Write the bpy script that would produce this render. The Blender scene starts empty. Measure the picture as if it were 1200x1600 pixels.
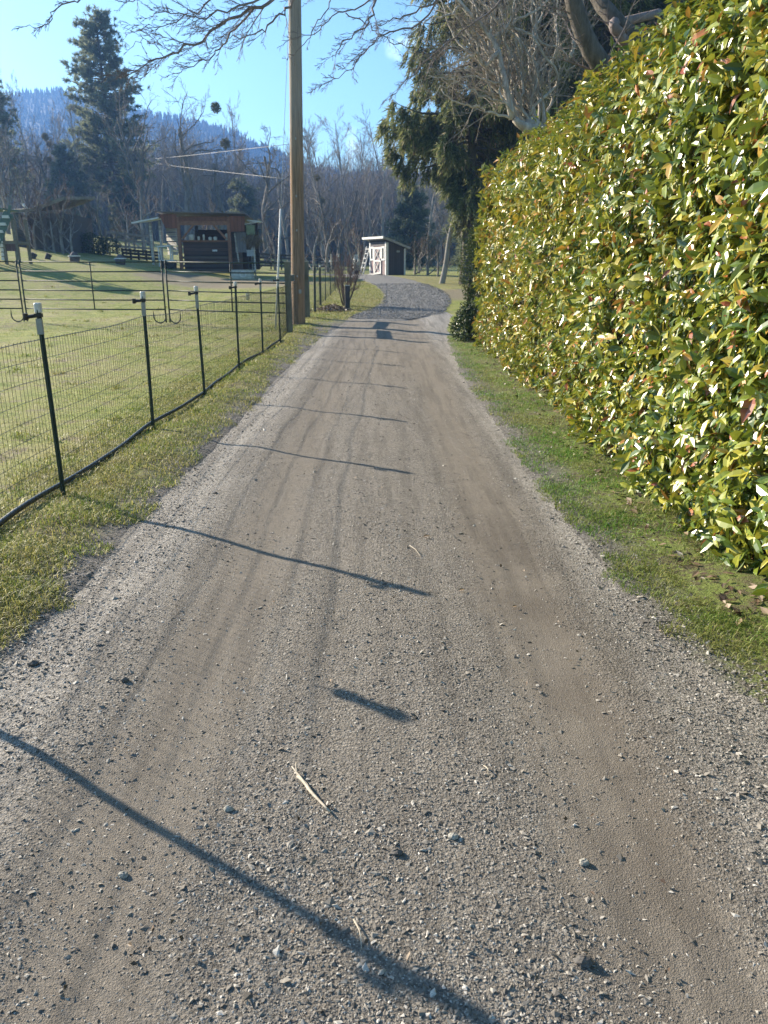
import bpy, math, random
import numpy as np
from mathutils import Vector, Matrix

SC = bpy.context.scene
COL = SC.collection
PITCH = math.radians(17.8)
CAMZ = 1.55
SUN_AZ = math.radians(-55.0)
SUN_EL = math.radians(23.3)

# ------------------------------------------------------------------ terrain
_GY = [-20, 0, 12, 16, 20, 25, 30, 36, 42, 50, 58, 70, 100, 200, 900]
_GZ = [0, 0, 0, .02, .05, .18, .40, .66, .85, .98, 1.03, 1.1, 1.3, 2.0, 4.0]
def sstep(a, b, x):
    t = np.clip((np.asarray(x, float) - a) / (b - a), 0, 1)
    return t * t * (3 - 2 * t)
def g(x, y):
    x = np.asarray(x, float); y = np.asarray(y, float)
    b = np.interp(y, _GY, _GZ)
    left = 0.135 * np.clip(-x - 8, 0, 30) * sstep(20, 36, y)
    return b + left
def ray(u, v):
    a = (u - 600) / 1200.0; b = (800 - v) / 1200.0
    return np.array([a, math.cos(PITCH) + b * math.sin(PITCH), -math.sin(PITCH) + b * math.cos(PITCH)])
CAM = np.array([0, 0, CAMZ])
def at(u, v, depth):
    return CAM + ray(u, v) * depth
def gnd(u, v):
    """the point of the ground seen at a photo pixel, and metres per pixel there"""
    d = ray(u, v); t = np.arange(0.5, 140, 0.02)
    p = CAM + d[None] * t[:, None]
    i = int(np.argmax(p[:, 2] < g(p[:, 0], p[:, 1])))
    if i == 0: i = len(t) - 1
    q = p[i].copy(); q[2] = float(g(q[0], q[1]))
    return q, t[i] / 1200.0

# ------------------------------------------------------------------ mesh helpers
class MB:
    """collects faces (n-gons as tuples or numpy blocks) and links them as ONE mesh object"""
    def __init__(s):
        s.v = []; s.q = []; s.t = []; s.n = 0; s.mq = []; s.mt = []
    def add(s, V, quads=None, tris=None, m=0):
        V = np.asarray(V, float).reshape(-1, 3)
        if quads is not None and len(quads):
            a = np.asarray(quads, int).reshape(-1, 4) + s.n
            s.q.append(a); s.mq.append(np.full(len(a), m, np.int32))
        if tris is not None and len(tris):
            a = np.asarray(tris, int).reshape(-1, 3) + s.n
            s.t.append(a); s.mt.append(np.full(len(a), m, np.int32))
        s.v.append(V); s.n += len(V)
    def box(s, c, size, rot=None, m=0, taper=1.0):
        x, y, z = [k / 2.0 for k in size]
        V = np.array([[-x, -y, -z], [x, -y, -z], [x, y, -z], [-x, y, -z],
                      [-x * taper, -y * taper, z], [x * taper, -y * taper, z], [x * taper, y * taper, z], [-x * taper, y * taper, z]])
        if rot is not None: V = V @ np.array(rot).T
        s.add(V + np.asarray(c, float), [[0, 3, 2, 1], [4, 5, 6, 7], [0, 1, 5, 4], [1, 2, 6, 5], [2, 3, 7, 6], [3, 0, 4, 7]], m=m)
    def bar(s, a, b, w, h, m=0, up=(0, 0, 1)):
        """a box beam from a to b, w wide and h high"""
        a = np.asarray(a, float); b = np.asarray(b, float)
        d = b - a; L = np.linalg.norm(d); d = d / L
        up = np.asarray(up, float)
        if abs(d @ up) > .98: up = np.array([0, 1., 0])
        sx = np.cross(d, up); sx /= np.linalg.norm(sx); uz = np.cross(sx, d)
        R = np.stack([sx, d, uz], 1)
        s.box((a + b) / 2, (w, L, h), R, m)
    def tube(s, P, r, n=6, m=0, caps=True):
        P = np.asarray(P, float); k = len(P)
        r = np.broadcast_to(np.asarray(r, float), (k,))
        T = np.empty_like(P); T[1:-1] = P[2:] - P[:-2]; T[0] = P[1] - P[0]; T[-1] = P[-1] - P[-2]
        T /= np.linalg.norm(T, axis=1)[:, None] + 1e-9
        ref = np.array([0, 0, 1.]) if abs(T[:, 2]).mean() < .8 else np.array([1., 0, 0])
        X = np.cross(T, ref); X /= np.linalg.norm(X, axis=1)[:, None] + 1e-9
        Y = np.cross(T, X)
        a = np.arange(n) * 2 * math.pi / n
        V = P[:, None] + r[:, None, None] * (np.cos(a)[None, :, None] * X[:, None] + np.sin(a)[None, :, None] * Y[:, None])
        i = np.arange(k - 1)[:, None] * n; j = np.arange(n)[None]; j2 = (j + 1) % n
        Q = np.stack([i + j, i + j2, i + n + j2, i + n + j], -1).reshape(-1, 4)
        Q = Q[:, ::-1]
        V = V.reshape(-1, 3); tr = []
        if caps:
            V = np.vstack([V, P[0], P[-1]]); c0 = k * n
            for e in range(n):
                f = (e + 1) % n
                tr.append([c0, e, f]); tr.append([c0 + 1, (k - 1) * n + f, (k - 1) * n + e])
        s.add(V, Q, tr, m)
    def lathe(s, prof, c=(0, 0, 0), n=20, m=0):
        """profile of (radius, z) turned about a vertical axis"""
        prof = np.asarray(prof, float); k = len(prof); a = np.arange(n) * 2 * math.pi / n
        V = np.stack([prof[:, 0:1] * np.cos(a), prof[:, 0:1] * np.sin(a), np.repeat(prof[:, 1:2], n, 1)], -1).reshape(-1, 3) + np.asarray(c, float)
        i = np.arange(k - 1)[:, None] * n; j = np.arange(n)[None]; j2 = (j + 1) % n
        s.add(V, np.stack([i + j, i + j2, i + n + j2, i + n + j], -1).reshape(-1, 4), m=m)
    def build(s, name, mats, parent=None, smooth=False, loc=None):
        me = bpy.data.meshes.new(name)
        V = np.vstack(s.v) if s.v else np.zeros((0, 3))
        Q = np.vstack(s.q) if s.q else np.zeros((0, 4), int)
        T = np.vstack(s.t) if s.t else np.zeros((0, 3), int)
        me.vertices.add(len(V)); me.vertices.foreach_set('co', V.astype(np.float32).ravel())
        li = np.concatenate([Q.ravel(), T.ravel()]).astype(np.int32)
        me.loops.add(len(li)); me.loops.foreach_set('vertex_index', li)
        ls = np.concatenate([np.arange(len(Q)) * 4, len(Q) * 4 + np.arange(len(T)) * 3]).astype(np.int32)
        me.polygons.add(len(ls)); me.polygons.foreach_set('loop_start', ls)
        me.polygons.foreach_set('material_index', np.concatenate(s.mq + s.mt) if (s.mq or s.mt) else np.zeros(0, np.int32))
        if not isinstance(mats, (list, tuple)): mats = [mats]
        for k in mats: me.materials.append(k)
        me.update(calc_edges=True)
        me.polygons.foreach_set('use_smooth', np.full(len(ls), smooth))
        o = bpy.data.objects.new(name, me); COL.objects.link(o)
        if parent is not None: o.parent = parent
        if loc is not None: o.location = loc
        return o

def tag(o, label=None, cat=None, group=None, kind=None):
    if label: o['label'] = label
    if cat: o['category'] = cat
    if group: o['group'] = group
    if kind: o['kind'] = kind
    return o
def thing(name, label, cat, loc=(0, 0, 0), rz=0.0, group=None):
    o = bpy.data.objects.new(name, None); COL.objects.link(o)
    o.empty_display_size = 0.2
    o.location = tuple(float(k) for k in loc); o.rotation_euler = (0, 0, rz)
    return tag(o, label, cat, group)
def copy_tree(root, loc, rz=0.0, scale=1.0, label=None, group=None):
    r = root.copy(); COL.objects.link(r)
    r.location = tuple(float(k) for k in loc); r.rotation_euler = (0, 0, rz)
    r.scale = (scale, scale, scale) if not isinstance(scale, (tuple, list)) else scale
    if label: r['label'] = label
    if group: r['group'] = group
    for ch in list(root.children):
        c = ch.copy(); COL.objects.link(c); c.parent = r
        for h in ch.children:
            d = h.copy(); COL.objects.link(d); d.parent = c
    return r
def unit(v):
    v = np.asarray(v, float); return v / (np.linalg.norm(v, axis=-1, keepdims=True) + 1e-12)
def smoothpath(P, n):
    """Catmull-Rom resample"""
    P = np.asarray(P, float); k = len(P)
    E = np.vstack([2 * P[0] - P[1], P, 2 * P[-1] - P[-2]])
    t = np.linspace(0, k - 1, n); i = np.clip(t.astype(int), 0, k - 2); f = (t - i)[:, None]
    a, b, c, d = E[i], E[i + 1], E[i + 2], E[i + 3]
    return .5 * (2 * b + (c - a) * f + (2 * a - 5 * b + 4 * c - d) * f ** 2 + (3 * b - a - 3 * c + d) * f ** 3)

# ------------------------------------------------------------------ materials
class M:
    """small node-tree writer"""
    def __init__(s, name):
        s.mat = bpy.data.materials.new(name); s.mat.use_nodes = True
        s.nt = s.mat.node_tree; s.n = s.nt.nodes; s.l = s.nt.links
        s.b = s.n['Principled BSDF']; s.out = s.n['Material Output']
    def new(s, t, **kw):
        n = s.n.new(t)
        for k, v in kw.items(): setattr(n, k, v)
        return n
    def set(s, sock, v):
        if hasattr(v, 'is_output'): s.l.new(v, sock)
        elif v is not None:
            if isinstance(v, (tuple, list)) and len(v) == 3 and sock.type == 'RGBA': v = tuple(v) + (1,)
            sock.default_value = v
    def pos(s): return s.new('ShaderNodeNewGeometry').outputs['Position']
    def obj(s): return s.new('ShaderNodeTexCoord').outputs['Object']
    def isl(s): return s.new('ShaderNodeNewGeometry').outputs['Random Per Island']
    def orand(s): return s.new('ShaderNodeObjectInfo').outputs['Random']
    def xyz(s, v):
        n = s.new('ShaderNodeSeparateXYZ'); s.l.new(v, n.inputs[0]); return n.outputs
    def mapped(s, v, scale=(1, 1, 1), rot=(0, 0, 0), loc=(0, 0, 0)):
        n = s.new('ShaderNodeMapping'); s.l.new(v, n.inputs[0])
        n.inputs['Scale'].default_value = scale; n.inputs['Rotation'].default_value = rot; n.inputs['Location'].default_value = loc
        return n.outputs[0]
    def noise(s, v, scale, detail=4, rough=.55, dist=0.0):
        n = s.new('ShaderNodeTexNoise'); s.l.new(v, n.inputs['Vector'])
        n.inputs['Scale'].default_value = scale; n.inputs['Detail'].default_value = detail
        n.inputs['Roughness'].default_value = rough; n.inputs['Distortion'].default_value = dist
        return n.outputs['Fac']
    def voro(s, v, scale, out='Distance', feature='F1', rnd=1.0):
        n = s.new('ShaderNodeTexVoronoi', feature=feature); s.l.new(v, n.inputs['Vector'])
        n.inputs['Scale'].default_value = scale; n.inputs['Randomness'].default_value = rnd
        return n.outputs[out]
    def math(s, op, a, b=None, c=None, clamp=False):
        n = s.new('ShaderNodeMath', operation=op, use_clamp=clamp)
        s.set(n.inputs[0], a)
        if b is not None: s.set(n.inputs[1], b)
        if c is not None: s.set(n.inputs[2], c)
        return n.outputs[0]
    def rng(s, v, a, b, c=0.0, d=1.0, smooth=True):
        n = s.new('ShaderNodeMapRange'); n.interpolation_type = 'SMOOTHSTEP' if smooth else 'LINEAR'
        s.set(n.inputs['Value'], v)
        for k, x in zip(('From Min', 'From Max', 'To Min', 'To Max'), (a, b, c, d)): n.inputs[k].default_value = x
        return n.outputs[0]
    def mix(s, f, a, b, blend='MIX'):
        n = s.new('ShaderNodeMix', data_type='RGBA', blend_type=blend)
        s.set(n.inputs[0], f); s.set(n.inputs[6], a); s.set(n.inputs[7], b); return n.outputs[2]
    def ramp(s, v, stops, interp='LINEAR'):
        n = s.new('ShaderNodeValToRGB'); s.l.new(v, n.inputs[0]); r = n.color_ramp; r.interpolation = interp
        while len(r.elements) < len(stops): r.elements.new(.5)
        for e, (p, c) in zip(r.elements, stops):
            e.position = p; e.color = tuple(c) + (1,)
        return n.outputs[0]
    def bump(s, h, strength=.5, dist=.01, prev=None):
        n = s.new('ShaderNodeBump'); s.l.new(h, n.inputs['Height'])
        n.inputs['Strength'].default_value = strength; n.inputs['Distance'].default_value = dist
        if prev is not None: s.l.new(prev, n.inputs['Normal'])
        return n.outputs[0]
    def fin(s, color=None, rough=.7, normal=None, spec=None, metal=None, coat=None, coat_r=None, transl=None):
        b = s.b
        if color is not None: s.set(b.inputs['Base Color'], color)
        s.set(b.inputs['Roughness'], rough)
        if normal is not None: s.l.new(normal, b.inputs['Normal'])
        if spec is not None: s.set(b.inputs['Specular IOR Level'], spec)
        if metal is not None: s.set(b.inputs['Metallic'], metal)
        if coat is not None: b.inputs['Coat Weight'].default_value = coat; b.inputs['Coat Roughness'].default_value = coat_r or .1
        if transl is not None:
            t = s.new('ShaderNodeBsdfTranslucent'); s.set(t.inputs['Color'], transl[0])
            x = s.new('ShaderNodeMixShader'); x.inputs[0].default_value = transl[1]
            s.l.new(b.outputs[0], x.inputs[1]); s.l.new(t.outputs[0], x.inputs[2]); s.l.new(x.outputs[0], s.out.inputs['Surface'])
        return s.mat

def plain(name, col, rough=.7, var=.25, scale=8.0, metal=None, bump=.2, stretch=(1, 1, 1), spec=None):
    """painted, metal or timber surface with wear of its own"""
    m = M(name); p = m.mapped(m.obj(), stretch)
    n = m.noise(p, scale, 6, .65); n2 = m.noise(p, scale * 6, 3)
    c = np.array(col)
    k = m.mix(m.rng(n, .3, .7), tuple(c * (1 - var)), tuple(np.clip(c * (1 + var * .6), 0, .9)))
    k = m.mix(m.rng(n2, .58, .75, 0, .35), k, tuple(c * .55 + .03))
    return m.fin(k, m.rng(n2, .2, .8, rough - .08, min(1, rough + .12)), m.bump(n2, bump, .004), metal=metal, spec=spec)
def boards(name, col, axis='x', pitch=.14, rough=.8, var=.35):
    """timber boards: each board its own tone, dark joints"""
    m = M(name); o = m.xyz(m.obj()); k = {'x': 0, 'y': 1, 'z': 2}[axis]
    t = m.math('DIVIDE', o[k], pitch); fl = m.math('FLOOR', t); fr = m.math('FRACT', t)
    w = m.new('ShaderNodeTexWhiteNoise', noise_dimensions='1D'); m.l.new(fl, w.inputs['W'])
    st = {'x': (9, 9, .7), 'y': (9, 9, .7), 'z': (.7, .7, 9)}[axis]
    gr = m.noise(m.mapped(m.obj(), st), 4, 6, .7)
    c = np.array(col)
    base = m.mix(w.outputs['Value'], tuple(c * (1 - var)), tuple(np.clip(c * (1 + var), 0, .9)))
    base = m.mix(m.rng(gr, .35, .7, 0, .5), base, tuple(c * .5))
    j = m.math('MULTIPLY', m.rng(fr, 0, .06), m.rng(fr, 1, .94))
    base = m.mix(j, tuple(c * .12), base)
    return m.fin(base, rough, m.bump(m.math('ADD', j, m.math('MULTIPLY', gr, .3)), .5, .01))
EXPOSURE = 1.45
HAZE = 0.0005
# ------------------------------------------------------------------ world, sun, camera
w = bpy.data.worlds.new("World"); SC.world = w; w.use_nodes = True
nt = w.node_tree; bg = nt.nodes['Background']
sky = nt.nodes.new('ShaderNodeTexSky'); sky.sky_type = 'NISHITA'; sky.sun_disc = False
sky.sun_elevation = SUN_EL; sky.sun_rotation = SUN_AZ; sky.air_density = 1.0; sky.dust_density = .7; sky.ozone_density = 2.0
bg.inputs[1].default_value = 0.07
# two small fair-weather clouds low over the trees ahead
tc = nt.nodes.new('ShaderNodeTexCoord')
def wmath(op, a, b=None):
    n = nt.nodes.new('ShaderNodeMath'); n.operation = op
    for i, x in enumerate((a, b)):
        if x is None: continue
        if hasattr(x, 'is_output'): nt.links.new(x, n.inputs[i])
        else: n.inputs[i].default_value = x
    return n.outputs[0]
nz = nt.nodes.new('ShaderNodeTexNoise'); nt.links.new(tc.outputs['Generated'], nz.inputs['Vector'])
nz.inputs['Scale'].default_value = 34; nz.inputs['Detail'].default_value = 8; nz.inputs['Roughness'].default_value = .55
cl = None
for (u, v, k) in ((628, 62, .9996), (560, 240, .9993), (640, 268, .998)):
    d = unit(ray(u, v))
    dp = nt.nodes.new('ShaderNodeVectorMath'); dp.operation = 'DOT_PRODUCT'
    nt.links.new(tc.outputs['Generated'], dp.inputs[0]); dp.inputs[1].default_value = tuple(d)
    mr = nt.nodes.new('ShaderNodeMapRange'); mr.interpolation_type = 'SMOOTHSTEP'
    nt.links.new(dp.outputs['Value'], mr.inputs['Value']); mr.inputs['From Min'].default_value = k; mr.inputs['From Max'].default_value = 1.0
    cl = mr.outputs[0] if cl is None else wmath('MAXIMUM', cl, mr.outputs[0])
cm = nt.nodes.new('ShaderNodeMapRange'); cm.interpolation_type = 'SMOOTHSTEP'
nt.links.new(wmath('MULTIPLY', cl, wmath('MULTIPLY', wmath('SUBTRACT', nz.outputs['Fac'], .36), 3.2)), cm.inputs['Value'])
cm.inputs['From Min'].default_value = .12; cm.inputs['From Max'].default_value = .62; cm.inputs['To Max'].default_value = .8
mx = nt.nodes.new('ShaderNodeMix'); mx.data_type = 'RGBA'
nt.links.new(cm.outputs[0], mx.inputs[0]); nt.links.new(sky.outputs[0], mx.inputs[6]); mx.inputs[7].default_value = (7.5, 7.6, 7.9, 1)
tn = nt.nodes.new('ShaderNodeMix'); tn.data_type = 'RGBA'; tn.blend_type = 'MULTIPLY'; tn.inputs[0].default_value = 1; tn.inputs[7].default_value = (.77, 1.02, 1.06, 1)
nt.links.new(mx.outputs[2], tn.inputs[6]); nt.links.new(tn.outputs[2], bg.inputs[0])

S = np.array([math.sin(SUN_AZ) * math.cos(SUN_EL), math.cos(SUN_AZ) * math.cos(SUN_EL), math.sin(SUN_EL)])
ld = bpy.data.lights.new('sun', 'SUN'); ld.energy = 5.0; ld.angle = math.radians(.53); ld.color = (1, .875, .70)
lo = bpy.data.objects.new('sun', ld); COL.objects.link(lo)
lo.rotation_euler = Vector(-S).to_track_quat('-Z', 'Y').to_euler(); lo.location = tuple(S * 60)

cd = bpy.data.cameras.new('camera'); cam = bpy.data.objects.new('camera', cd); COL.objects.link(cam)
cam.location = (0, 0, CAMZ); cam.rotation_euler = (math.pi / 2 - PITCH, 0, 0)
cd.sensor_fit = 'VERTICAL'; cd.sensor_height = 36; cd.lens = 27.0; cd.clip_start = .05; cd.clip_end = 6000
cd.dof.use_dof = True; cd.dof.focus_distance = 3.2; cd.dof.aperture_fstop = 8.0
SC.camera = cam
SC.view_settings.view_transform = 'Standard'; SC.view_settings.look = 'None'; SC.view_settings.exposure = EXPOSURE; SC.view_settings.gamma = 1
SC.cycles.max_bounces = 8; SC.cycles.transparent_max_bounces = 12; SC.cycles.volume_bounces = 1
SC.cycles.use_denoising = True

# ------------------------------------------------------------------ ground and driveway
RY  = [-6, 0, 2.4, 3.2, 5, 8, 12, 15, 17.5, 20, 22, 24.5]
RLX = [-1.55, -1.55, -1.56, -1.55, -1.58, -1.52, -1.55, -1.48, -1.38, -1.2, -1.05, -.9]
RRX = [1.5, 1.5, 1.38, 1.2, 1.14, 1.14, 1.16, 1.28, 1.42, 1.62, 1.85, 2.1]
def rl(y): return np.interp(y, RY, RLX)
def rr(y): return np.interp(y, RY, RRX)
def waver(x, y, s=1.0, seed=0.0):
    return (np.sin(x * 2.1 * s + y * 1.7 * s + seed) + np.sin(y * 3.3 * s - x * 1.3 * s + 2 * seed + 1.1) + np.sin(x * 4.7 * s + y * .6 * s + seed * 3)) / 3
def road_z(x, y):
    x = np.asarray(x, float); y = np.asarray(y, float)
    l, r = rl(y), rr(y)
    e = np.minimum(x - l, r - x)
    prof = .03 * sstep(0, .5, e) - .02
    wob = .06 * waver(y * .4, y * .23, 1.0)
    prof = prof - .016 * np.exp(-((x - .68 - wob) / .26) ** 2) - .012 * np.exp(-((x + .72 - wob) / .28) ** 2) + .008 * np.exp(-((x + .05) / .3) ** 2)
    prof = prof + .003 * waver(x, y, 3.0) + .002 * waver(x, y, 9.0, 2.0)
    return g(x, y) + prof + .012
def axis(parts):
    return np.unique(np.concatenate([np.arange(a, b, s) for a, b, s in parts]).round(4))
def grid_mesh(X, Y, Z):
    ny, nx = X.shape
    V = np.stack([X, Y, Z], -1).reshape(-1, 3)
    i = np.arange(ny - 1)[:, None] * nx; j = np.arange(nx - 1)[None]
    return V, np.stack([i + j, i + j + 1, i + nx + j + 1, i + nx + j], -1).reshape(-1, 4)

def ground_mat():
    m = M('field_ground'); p = m.pos(); x, y, z = m.xyz(p)
    n1 = m.noise(p, .55, 6, .62); n2 = m.noise(p, 3.2, 6, .65); n3 = m.noise(p, 26, 5, .7); n4 = m.noise(p, 110, 3, .6)
    grass = m.mix(m.rng(n2, .32, .68), (.17, .215, .038), (.38, .385, .095))
    grass = m.mix(m.rng(n1, .42, .66), grass, (.40, .365, .15))
    grass = m.mix(m.rng(n3, .38, .68, 0, .75), grass, (.075, .09, .026))
    dirt = m.mix(n3, (.13, .10, .07), (.27, .22, .165))
    grass = m.mix(m.rng(m.noise(p, 8.5, 5, .7), .52, .68, 0, .6), grass, (.36, .33, .15))
    bare = m.math('MULTIPLY', m.rng(n2, .50, .62), m.rng(n1, .38, .55))
    c = m.mix(m.math('MULTIPLY', bare, .75), grass, dirt)
    # barnyard mud, the worn strip along the hedge and the trodden path beyond it
    def blob(cx, cy, rx, ry):
        a = m.math('DIVIDE', m.math('SUBTRACT', x, cx), rx); b = m.math('DIVIDE', m.math('SUBTRACT', y, cy), ry)
        d = m.math('ADD', m.math('MULTIPLY', a, a), m.math('MULTIPLY', b, b))
        return m.rng(m.math('ADD', d, m.math('MULTIPLY', m.math('SUBTRACT', n2, .5), 1.6)), 1.15, .6)
    mud = m.math('MAXIMUM', m.math('MAXIMUM', blob(-7.6, 38.5, 4.5, 4.2), blob(4.6, 31.5, 3.6, 3.4)), m.math('MAXIMUM', blob(1.9, 2.0, .35, 1.2), blob(1.28, 3.4, .16, 1.0)))
    c = m.mix(m.math('MULTIPLY', mud, .85), c, m.mix(n3, (.15, .12, .085), (.29, .24, .18)))
    straw = m.math('MAXIMUM', blob(3.5, 42, 7, 7), blob(-.9, 29, 1.6, 7))
    c = m.mix(m.math('MULTIPLY', straw, .5), c, m.mix(n3, (.14, .115, .055), (.26, .22, .12)))
    hx = m.math('ADD', x, m.math('MULTIPLY', m.math('SUBTRACT', n2, .5), .7))
    hed = m.math('MULTIPLY', m.math('MULTIPLY', m.rng(hx, 1.66, 1.95), m.rng(x, 4.6, 3.6)), m.rng(y, 17.5, 16.3))
    litter = m.mix(m.rng(n4, .4, .7), (.05, .036, .026), (.15, .105, .07))
    c = m.mix(hed, c, litter)
    vz = m.math('MULTIPLY', m.math('MULTIPLY', m.rng(x, -2.6, -2.2), m.rng(x, 2.3, 1.9)), m.rng(y, 22, 17))
    c = m.mix(m.math('MULTIPLY', m.math('MULTIPLY', vz, m.rng(x, 1.0, 1.2)), .6), c, m.mix(n3, (.08, .15, .02), (.19, .29, .045)))
    soil = m.mix(n4, (.05, .042, .026), (.17, .14, .085))
    c = m.mix(m.math('MULTIPLY', vz, m.rng(m.math('ADD', n3, m.math('MULTIPLY', n2, .6)), .70, .92, .25, .95)), c, soil)
    # gravel spilled along both edges of the drive
    ex = m.math('ADD', x, m.math('MULTIPLY', m.math('SUBTRACT', n2, .5), .5))
    sp = m.math('MULTIPLY', m.math('MULTIPLY', m.rng(ex, -1.95, -1.6), m.rng(ex, 1.55, 1.2)), m.rng(y, 24, 20))
    peb = m.voro(p, 70, 'Color'); pk = m.xyz(peb)[0]
    c = m.mix(sp, c, m.mix(pk, (.09, .085, .075), (.24, .22, .2)))
    b = m.bump(n3, .7, .03); b = m.bump(n4, .5, .012, b)
    return m.fin(c, .9, b, spec=.2)
gx = axis([(-700, -100, 40), (-100, -30, 5), (-30, -6, 1), (-6, -3, .5), (-3, 3.2, .12), (3.2, 8, .5), (8, 30, 2), (30, 100, 10), (100, 741, 40)])
gy = axis([(-60, -6, 6), (-6, 1, .5), (1, 26, .2), (26, 60, .8), (60, 140, 5), (140, 1001, 40)])
X, Y = np.meshgrid(gx, gy); Z = g(X, Y)
ins = sstep(-.05, .25, np.minimum(X - rl(Y), rr(Y) - X)) * sstep(24.5, 23.5, Y)
bankL = .035 * np.exp(-((X + 2.0) / .25) ** 2) * sstep(26, 20, Y) + .06 * sstep(1.5, 2.3, X) * sstep(17.5, 15.5, Y)
Z = Z - .07 * ins + bankL * (1 - ins) + .012 * waver(X, Y, 1.3, 4.0) * (1 - ins)
GX, GYv, GZv = gx, gy, Z
def ground_z(x, y):
    """height of the built ground sheet"""
    x = np.asarray(x, float); y = np.asarray(y, float)
    i = np.clip(np.searchsorted(GX, x) - 1, 0, len(GX) - 2); j = np.clip(np.searchsorted(GYv, y) - 1, 0, len(GYv) - 2)
    fx = (x - GX[i]) / (GX[i + 1] - GX[i]); fy = (y - GYv[j]) / (GYv[j + 1] - GYv[j])
    return (GZv[j, i] * (1 - fx) * (1 - fy) + GZv[j, i + 1] * fx * (1 - fy) + GZv[j + 1, i] * (1 - fx) * fy + GZv[j + 1, i + 1] * fx * fy)
mb = MB(); V, Q = grid_mesh(X, Y, Z); mb.add(V, Q)
tag(mb.build('ground', ground_mat(), smooth=True), kind='structure')

def road_mat(name, fresh=False):
    m = M(name); p = m.pos(); x, y, z = m.xyz(p)
    nb = m.noise(p, 1.3, 5, .6); nm = m.noise(p, 9, 6, .65); nf = m.noise(p, 160, 4, .7)
    streak = m.noise(m.mapped(p, (5.5, .35, 1)), 1.6, 5, .6)
    v1 = m.new('ShaderNodeTexVoronoi'); m.l.new(p, v1.inputs['Vector']); v1.inputs['Scale'].default_value = 38 if fresh else 95
    v2 = m.new('ShaderNodeTexVoronoi'); m.l.new(p, v2.inputs['Vector']); v2.inputs['Scale'].default_value = 75 if fresh else 210
    k1 = m.xyz(v1.outputs['Color'])[0]; k2 = m.xyz(v2.outputs['Color'])[1]
    if fresh:
        st = m.mix(k1, (.10, .096, .09), (.35, .34, .325)); st = m.mix(.4, st, m.mix(k2, (.085, .082, .077), (.30, .29, .275)))
        st = m.mix(m.rng(streak, .45, .7, 0, .35), st, (.12, .117, .112))
        h = m.math('ADD', v1.outputs['Distance'], m.math('MULTIPLY', v2.outputs['Distance'], .5))
        return m.fin(st, .85, m.bump(h, .8, .02), spec=.25)
    stone = m.mix(k1, (.115, .102, .087), (.38, .345, .30))
    stone = m.mix(.5, stone, m.mix(k2, (.085, .075, .063), (.33, .298, .255)))
    fines = m.mix(nm, (.155, .131, .104), (.275, .238, .194))
    fines = m.mix(m.rng(nf, .3, .7, 0, .6), fines, m.mix(nb, (.195, .169, .137), (.305, .27, .226)))
    # wheel tracks pressed into bare brown earth, stones thrown to the crown and the edges
    wx = m.math('ADD', x, m.math('MULTIPLY', m.math('SUBTRACT', nb, .5), .35))
    def band(c, wd):
        d = m.math('DIVIDE', m.math('SUBTRACT', wx, c), wd)
        return m.math('POWER', 2.718, m.math('MULTIPLY', m.math('MULTIPLY', d, d), -1))
    tr = m.math('MAXIMUM', m.math('MULTIPLY', band(.66, .26), 1.0), m.math('MULTIPLY', band(-.72, .3), .85))
    far = m.rng(y, 6, 13)
    tr = m.math('MAXIMUM', tr, m.math('MULTIPLY', m.math('MULTIPLY', band(0, 1.25), .8), far))
    tr = m.math('ADD', tr, m.math('MULTIPLY', m.math('SUBTRACT', nm, .5), .75))
    tr = m.rng(tr, .3, .85)
    c = m.mix(m.math('MULTIPLY', tr, .75), stone, fines)
    # pale dusty loose gravel on the two shoulders
    sh = m.math('MAXIMUM', m.rng(wx, -.95, -1.3), m.rng(wx, .92, 1.12))
    c = m.mix(m.math('MULTIPLY', sh, .62), c, m.mix(k1, (.23, .21, .185), (.55, .515, .465)))
    c = m.mix(m.rng(streak, .44, .64, 0, .38), c, (.085, .076, .066)); st2 = m.noise(m.mapped(p, (11, .3, 1)), 2.1, 4, .55); c = m.mix(m.rng(st2, .55, .72, 0, .28), c, (.27, .25, .22))
    # damp earth in the right hand rut
    wet = m.math('MULTIPLY', m.math('MULTIPLY', band(.78, .26), m.rng(nb, .38, .6)), m.rng(y, 6.5, 3.5))
    c = m.mix(m.math('MULTIPLY', wet, .35), c, (.07, .052, .038))
    h = m.math('ADD', m.math('MULTIPLY', v1.outputs['Distance'], m.math('SUBTRACT', 1.15, tr)), m.math('MULTIPLY', v2.outputs['Distance'], .5))
    grit = m.voro(p, 420); h = m.math('ADD', h, m.math('MULTIPLY', grit, .35))
    h = m.math('ADD', h, m.math('MULTIPLY', m.noise(p, 700, 2, .6), .35))
    return m.fin(c, .9, m.bump(h, .8, .008), spec=.22)
ty = axis([(-6, 1, .25), (1, 8, .04), (8, 24.51, .1)]); tx = np.linspace(0, 1, 90)
TY, TX = np.meshgrid(ty, tx, indexing='ij')
ed = .07 * waver(TY * .9, TY * 1.7, 1.0, 1.0) + .035 * waver(TY * 3, TY * 5, 1.0, 5.0)
Lx = rl(TY) - .06 + ed; Rx = rr(TY) + .06 + .8 * ed[:, ::-1] - .05 * waver(TY * 2.1, TY, 1.0, 9.0)
X = Lx + (Rx - Lx) * TX; Y = TY + np.where(TY > 23.5, .35 * waver(X * 2, X, 1.0, 3.), 0); Z = road_z(X, Y)
mb = MB(); V, Q = grid_mesh(X, Y, Z); mb.add(V, Q)
tag(mb.build('gravel_driveway', road_mat('driveway_gravel'), smooth=True), kind='structure')

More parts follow.
